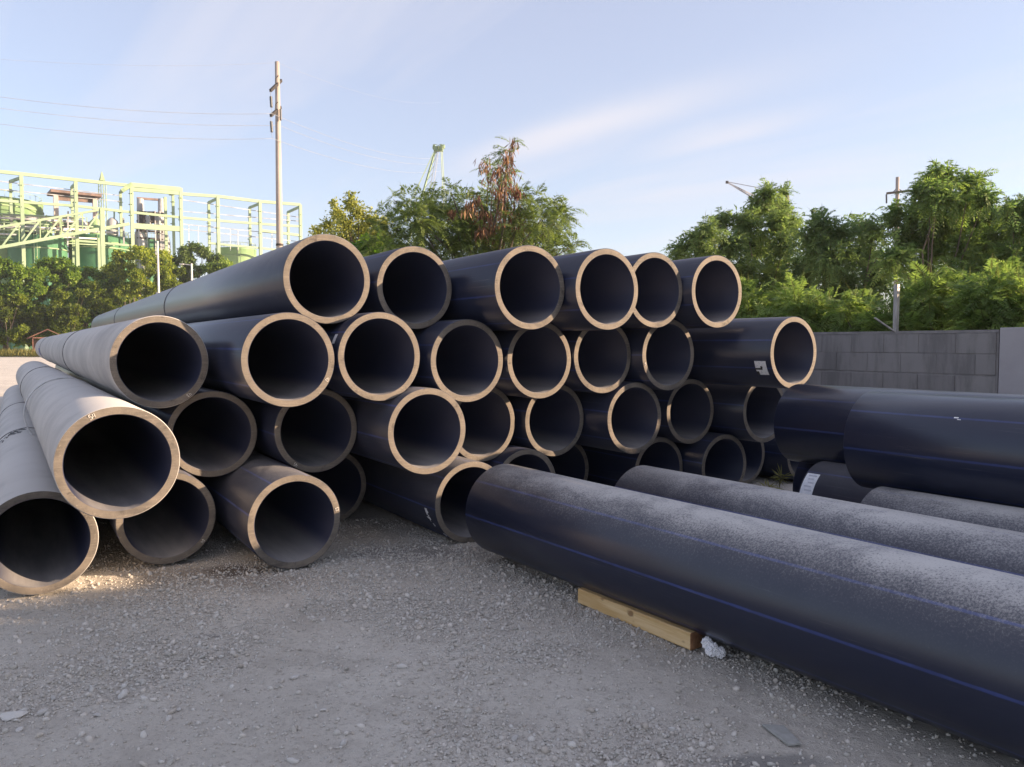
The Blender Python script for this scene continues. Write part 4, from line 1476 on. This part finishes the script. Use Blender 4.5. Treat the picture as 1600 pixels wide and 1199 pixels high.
mb.build('lacing', M['steel_green'], de)
hb_ = MB().box(hd, (1.0, 0.6, 0.5)).box(hd + np.array([0.45, 0, 0.25]), (0.5, 0.5, 0.35)).box(hd + np.array([-0.45, 0, 0.2]), (0.25, 0.5, 0.5)).build('head_block', M['steel_green'], de, bevel=0.04)
for sx_ in (-0.25, 0.3):
    sh = MB().lathe([(0.32, -0.08), (0.36, 0), (0.32, 0.08)], 20)
    sh.v = [(x + hd[0] + sx_, z + hd[1] - 0.4, y + hd[2] + 0.05) for x, y, z in sh.v]
    sh.build('sheave', M['steel_dull'], hb_)

# far jib on the right
JY = 120
jo = pix(1230, 470, JY)
jo[2] = 0
je = empty('crane_jib', tuple(jo), 0, 'distant grey crane jib with stay cable poking out of the right trees', 'crane')
jp = lambda px, py, dy=0: pix(px, py, JY + dy) - jo
tip = jp(1136, 285)
ba, bb_ = jp(1190, 318, -0.6), jp(1192, 313, 0.6)
MB().bar(ba, tip, 0.16).build('boom', M['steel_grey'], je)
MB().bar(bb_, tip, 0.16).build('boom', M['steel_grey'], je)
mb = MB()
for k in range(12):
    f0, f1 = k / 12, (k + 1) / 12
    mb.bar(ba + (tip - ba) * f0, bb_ + (tip - bb_) * f1, 0.08)
mb.build('lacing', M['steel_grey'], je)
MB().bar(jp(1230, 302), tip + np.array([0.1, 0, 0.05]), 0.09).build('stay_cable', M['wire'], je)
MB().box(tip, (0.4, 0.35, 0.4)).build('tip_block', M['iron_dark'], je, bevel=0.08)
MB().bar((0, 0, 0), jp(1230, 302), 0.45).build('mast', M['iron_dark'], je)
MB().bar(jp(1230, 330), jp(1190, 316), 0.5).build('boom_foot', M['steel_grey'], je)

# distant cross-shaped pole on the right
XY = 60
xo = pix(1400, 470, XY)
xo[2] = 0
xe = empty('power_pole', tuple(xo), 0, 'distant power pole with a level crossarm above the right trees', 'power pole')
xp = lambda px, py: pix(px, py, XY) - xo
tt = xp(1402.5, 277)
tt[1] = 0
MB().tube([(0, 0, 0), tt], [0.2, 0.13], 10).build('shaft', M['concrete_pole'], xe, True)
MB().bar(xp(1384, 303) + np.array([0, -0.15, 0]), xp(1419, 299) + np.array([0, -0.15, 0]), 0.14, 0.16).build('crossarm', M['iron_dark'], xe)
MB().tube([xp(1394, 301.5), xp(1402, 294), xp(1411, 300)], 0.035, 5).build('brace', M['iron_dark'], xe)
MB().tube([xp(1385, 304), xp(1385.2, 318)], 0.06, 6).build('insulator', M['insulator'], xe)

# ------------------------------------------------------------------ feathery tree with brown pods behind the pile
r_ = np.random.default_rng(401)


def frond_tree(r_, clumps, per, L, pairs, plen, pwid, cd, cl, droop=0.45):
    rows = []
    C = np.array(clumps)
    w = C[:, 3] ** 2
    cnt = np.maximum(4, (per * w / w.mean()).astype(int))
    idx = np.repeat(np.arange(len(C)), cnt)
    n = len(idx)
    U = unit(r_.normal(size=(n, 3)))
    B = C[idx, :3] + U * (C[idx, 3] * (0.25 + 0.65 * r_.random(n)))[:, None]
    D = unit(U * 0.8 + r_.normal(size=(n, 3)) * 0.45 + np.array([0, 0, 0.30]))
    return fronds(r_, B, D, L * r_.uniform(0.7, 1.25, n), pairs, plen, pwid, droop * r_.uniform(0.6, 1.5, n), cd, cl)


def pods(r_, centers, per, ln, wd):
    C = np.array(centers)
    idx = np.repeat(np.arange(len(C)), per)
    n = len(idx)
    P = C[idx, :3] + r_.normal(size=(n, 3)) * C[idx, 3][:, None] * np.array([0.45, 0.45, 0.5])
    D = unit(r_.normal(size=(n, 3)) * 0.28 + np.array([0, 0, -1.0]))
    N = unit(r_.normal(size=(n, 3)) * np.array([1, 1, 0.1]))
    k = r_.random(n)[:, None]
    hue = r_.random(len(C))[idx][:, None]
    col = np.array([0.075, 0.036, 0.028]) * (1 - k) + (np.array([0.25, 0.12, 0.075]) * (1 - hue) + np.array([0.36, 0.20, 0.09]) * hue) * k
    return [P, D, N, ln * r_.uniform(0.7, 1.2, n), wd * r_.uniform(0.8, 1.3, n), col]


MT = [(612, 350, 26), (640, 318, 20), (655, 345, 34), (640, 375, 34), (690, 318, 28), (690, 350, 36), (690, 388, 40), (735, 350, 30), (728, 318, 20), (740, 388, 42), (775, 345, 26), (790, 385, 40), (810, 350, 30), (840, 385, 34), (845, 345, 26), (868, 355, 24), (885, 328, 14), (872, 340, 20), (600, 390, 30), (870, 390, 26),
      (788, 300, 18), (790, 268, 14), (792, 238, 11), (800, 222, 7), (765, 262, 10), (770, 290, 12), (812, 310, 16), (820, 330, 20), (615, 312, 10), (752, 322, 18), (895, 385, 14), (670, 330, 20), (715, 365, 30), (760, 310, 16), (830, 318, 16), (858, 325, 16), (765, 370, 30), (660, 305, 10), (705, 300, 10)]
W = px_clumps(MT, 17.2, 1.1, r_)
rows = frond_tree(r_, W, 64, 0.40, 13, 0.105, 0.022, (0.075, 0.115, 0.045), (0.20, 0.26, 0.075), 0.55)
PODS = [(758, 255, 12), (768, 272, 14), (792, 242, 10), (797, 260, 12), (797, 285, 14), (735, 322, 12), (728, 338, 12), (744, 310, 10), (792, 312, 16), (786, 330, 16), (770, 345, 14), (764, 362, 12), (800, 345, 14), (812, 330, 12), (757, 335, 10), (802, 222, 7), (706, 330, 8), (820, 350, 9), (780, 262, 8), (745, 345, 12), (780, 300, 12), (808, 300, 10), (775, 378, 10), (752, 360, 10)]
PW = px_clumps(PODS, 16.6, 0.5, r_)
pd_rows = pods(r_, PW, 44, 0.21, 0.026)
b_ = pix(745, 520, 17.4)
b_[2] = 0
mb = limbs(b_, W, 0.11, r_, 0.15, 0.42)
plant('pod_tree', 'feathery tree hung with brown pods rising behind the middle of the pile', 'tree', None, b_, rows, mb, ('pods', pd_rows, M['pod']))

r_ = np.random.default_rng(402)
W = px_clumps([(548, 318, 13), (528, 335, 14), (560, 334, 15), (580, 345, 15), (512, 352, 12), (495, 362, 9), (540, 352, 18), (565, 362, 20), (590, 368, 18), (515, 375, 16), (540, 380, 22), (575, 385, 22), (600, 350, 10), (502, 385, 14), (548, 304, 6), (522, 318, 6)], 25, 0.8, r_)
W = [(a_, b2_, c2_, d3_ * 1.4) for a_, b2_, c2_, d3_ in W]
rows = clump_leaves(r_, W, 620, 0.11, 0.055, (0.14, 0.17, 0.05), (0.42, 0.43, 0.12), 0.3, 0.1, 1.0)
b_ = pix(545, 500, 25)
b_[2] = 0
plant('light_tree', 'airy yellow-green small-leaved tree left of the pod tree', 'tree', None, b_, rows, limbs(b_, W, 0.10, r_, 0.12, 0.5))
r_ = np.random.default_rng(403)
W = px_clumps([(575, 388, 18), (598, 384, 16), (560, 398, 16), (612, 395, 16), (635, 398, 16), (585, 400, 20)], 20, 0.4, r_)
rows = clump_leaves(r_, W, 190, 0.23, 0.17, (0.04, 0.10, 0.02), (0.16, 0.26, 0.04), 0.5, 0.3, 0.9)
b_ = pix(590, 500, 20)
b_[2] = 0
plant('broadleaf_bush', 'bright green broad-leaved bush showing between the first two top pipes', 'bush', None, b_, rows, limbs(b_, W, 0.05, r_, 0.1, 0.5))

# ---- trees behind the wall on the right
RT = [
    ('feathery light tree with a tall pale crown left in the right-hand tree group', 1180, 19.5, [(1200, 305, 20), (1185, 325, 26), (1220, 325, 20), (1215, 350, 28), (1165, 350, 28), (1130, 345, 20), (1105, 360, 22), (1085, 375, 18), (1065, 390, 20), (1100, 395, 26), (1140, 385, 30), (1180, 385, 34), (1225, 385, 30), (1120, 425, 32), (1165, 430, 36), (1210, 430, 36), (1075, 420, 24), (1240, 350, 18), (1200, 470, 36), (1150, 470, 34), (1225, 298, 10), (1055, 402, 10)], (0.034, 0.052, 0.016), (0.120, 0.145, 0.034)),
    ('lower dense dark tree in the middle of the right-hand tree group', 1310, 17.5, [(1285, 350, 22), (1270, 375, 28), (1310, 365, 26), (1345, 355, 20), (1365, 365, 24), (1300, 405, 36), (1345, 400, 36), (1260, 420, 34), (1310, 445, 38), (1365, 440, 36), (1255, 460, 34), (1300, 475, 34), (1350, 475, 34), (1275, 340, 10), (1395, 345, 16)], (0.028, 0.046, 0.015), (0.100, 0.125, 0.030)),
    ('tallest broad-crowned tree of the right-hand tree group', 1470, 16.5, [(1455, 280, 18), (1480, 275, 20), (1515, 285, 18), (1440, 300, 20), (1470, 310, 30), (1510, 315, 28), (1540, 310, 20), (1430, 335, 24), (1465, 345, 34), (1510, 350, 34), (1550, 340, 26), (1420, 375, 30), (1460, 385, 34), (1510, 395, 34), (1550, 380, 30), (1400, 330, 14), (1400, 405, 30), (1440, 430, 34), (1490, 440, 36), (1540, 430, 34), (1430, 470, 32), (1490, 475, 30), (1468, 264, 9), (1528, 276, 9)], (0.032, 0.055, 0.014), (0.125, 0.155, 0.030)),
    ('dark tree cut off by the right picture edge', 1605, 15.5, [(1585, 335, 20), (1610, 325, 24), (1590, 365, 28), (1630, 360, 34), (1580, 405, 32), (1620, 410, 36), (1590, 450, 34), (1640, 455, 36), (1660, 380, 34), (1575, 322, 9)], (0.028, 0.048, 0.014), (0.105, 0.135, 0.028)),
]
for i, (lab, bx_, Yd, cl_, cd, cl) in enumerate(RT):
    r_ = np.random.default_rng(420 + i)
    W = px_clumps(cl_, Yd, 1.0, r_)
    cd, cl = tuple(np.array(cd) * 2.3 + np.array([0.030, 0.048, 0.036])), tuple(np.array(cl) * 1.75 + np.array([0, 0.03, 0.03]))
    rows1 = frond_tree(r_, W, 95, 0.30, 9, 0.10, 0.026, cd, cl, 0.55)
    rows2 = clump_leaves(r_, W, 1150, 0.11, 0.04, cd, cl, 0.5, 0.1, 0.95)
    b_ = pix(bx_, 520, Yd)
    b_[2] = 0
    plant('feathery_tree', lab, 'tree', 'trees behind the wall', b_, cat_rows([rows1, rows2]), limbs(b_, W[::2], 0.07, r_, 0.15, 0.35))

# ---- ferny bushes leaning over the wall (unseen ones are added beyond the frame to shade the yard)
BU = [
    # (local offset along wall from seam, height, half width)
    (6.6, 1.95, 0.55, 'low ferny bush over the wall just right of the last top pipe'),
    (5.2, 1.98, 0.60, 'feathery bright bush between the stickered pipe and the fence post, left one'),
    (4.1, 2.20, 0.65, 'tall feathery bright bush over the wall, left of the fence post'),
    (3.0, 2.10, 0.60, 'feathery bright bush directly behind the fence post'),
    (1.9, 2.15, 0.65, 'feathery bush over the wall right of the fence post'),
    (0.9, 2.32, 0.65, 'tall feathery bush with yellowish tips above the wall seam'),
    (0.0, 2.05, 0.60, 'feathery bush above the plastered wall at the right picture edge'),
]
for i, (off, hgt, hw, lab) in enumerate(BU):
    r_ = np.random.default_rng(450 + i)
    b_ = uvz(WU + 0.95, 5 + seam + off, 0)
    ax = uvz(0, 1, 0)
    nx_ = uvz(1, 0, 0)
    W = []
    for k in range(16):
        f_ = r_.random()
        p_ = b_ + ax * r_.uniform(-hw, hw) + nx_ * r_.uniform(-0.25, 0.6)
        p_[2] = 1.30 + (hgt + 0.10 - 1.35) * f_ * (1 - 0.35 * abs(r_.normal(0, 0.5)))
        W.append((*p_, r_.uniform(0.16, 0.28)))
    rows = frond_tree(r_, W, 60, 0.34, 13, 0.085, 0.019, (0.085, 0.14, 0.045), (0.25, 0.34, 0.10), 0.45)
    plant('ferny_bush', lab, 'bush', 'ferny bushes behind the wall', b_, rows, limbs(b_, W, 0.035, r_, 0.08, 0.45))
# beyond the right picture edge: unseen bushes added and sized to shade the foreground
for i, (off, hgt, hw, lab) in enumerate([(-1.3, 2.0, 0.8, 'unseen bush added for shade behind the plastered wall just outside the right picture edge'), (-2.9, 2.1, 0.9, 'second unseen bush added for shade outside the right picture edge'), (-4.4, 2.15, 0.7, 'third unseen bush added for shade outside the right picture edge'),
                                       (-6.15, 2.95, 0.55, 'fourth unseen bush added for shade outside the right picture edge, taller than the third'), (-6.95, 3.3, 0.4, 'fifth unseen bush added for shade outside the right picture edge'), (-7.8, 3.9, 0.75, 'tall unseen bush added for shade behind the plastered wall right of the camera'), (-9.3, 4.2, 1.1, 'tall unseen bush added for shade behind the plastered wall beside the camera'), (-11.4, 4.2, 1.2, 'tall unseen bush added for shade behind the plastered wall farther behind the camera')]):
    r_ = np.random.default_rng(480 + i)
    b_ = uvz(WU + 0.9, 5 + seam + off, 0)
    ax, nx_ = uvz(0, 1, 0), uvz(1, 0, 0)
    W = []
    for k in range(40):
        p_ = b_ + ax * r_.uniform(-hw, hw) + nx_ * r_.uniform(-0.4, 0.8)
        p_[2] = 0.8 + (hgt - 1.1) * r_.random()
        W.append((*p_, r_.uniform(0.3, 0.45)))
    rows = clump_leaves(r_, W, 420, 0.18, 0.10, (0.03, 0.06, 0.014), (0.15, 0.20, 0.035), 0.4, 0.1, 0.95)
    plant('ferny_bush', lab, 'bush', 'ferny bushes behind the wall', b_, rows, limbs(b_, W[::3], 0.05, r_, 0.08, 0.4))

# small dry weed between the pipes
r_ = np.random.default_rng(500)
q = pix(1216, 752, 6.6)
b_ = np.array([q[0], q[1], 0.0])
n = 70
P = b_ + r_.normal(0, 0.03, (n, 3)) * np.array([1, 1, 0]) + np.array([0, 0, 0.30])
W = [(*(b_ + np.array([-0.10, 0, q[2] - 0.05])), 0.05), (*(b_ + np.array([0.03, 0, q[2] + 0.03])), 0.05), (*(b_ + np.array([-0.2, 0, q[2] - 0.1])), 0.04)]
rows = clump_leaves(r_, W, 26, 0.10, 0.012, (0.16, 0.16, 0.06), (0.36, 0.35, 0.16), 0.1, 0.1)
plant('dry_weed', 'small dry weed sprouting in the shade behind the second foreground pipe', 'weed', None, b_, rows, limbs(b_, W, 0.006, r_, 0.02, 0.5))

# ------------------------------------------------------------------ thin evening haze
hm = bpy.data.materials.new('haze')
hm.use_nodes = True
hn = hm.node_tree.nodes
hn.clear()
ho = hn.new('ShaderNodeOutputMaterial')
hv = hn.new('ShaderNodeVolumePrincipled')
hv.inputs['Color'].default_value = (0.86, 0.90, 1.0, 1)
hv.inputs['Density'].default_value = 0.00035
hv.inputs['Anisotropy'].default_value = 0.2
hm.node_tree.links.new(hv.outputs[0], ho.inputs['Volume'])
gm = max(abs(float(gx[0])), float(gx[-1]), abs(float(gy[0])), float(gy[-1])) + 5
hz_o = MB().box((0, 0, 19), (2 * gm, 2 * gm, 40)).build('haze', hm)
tag(hz_o, 'thin pale evening haze over the yard', 'haze', None, 'stuff')
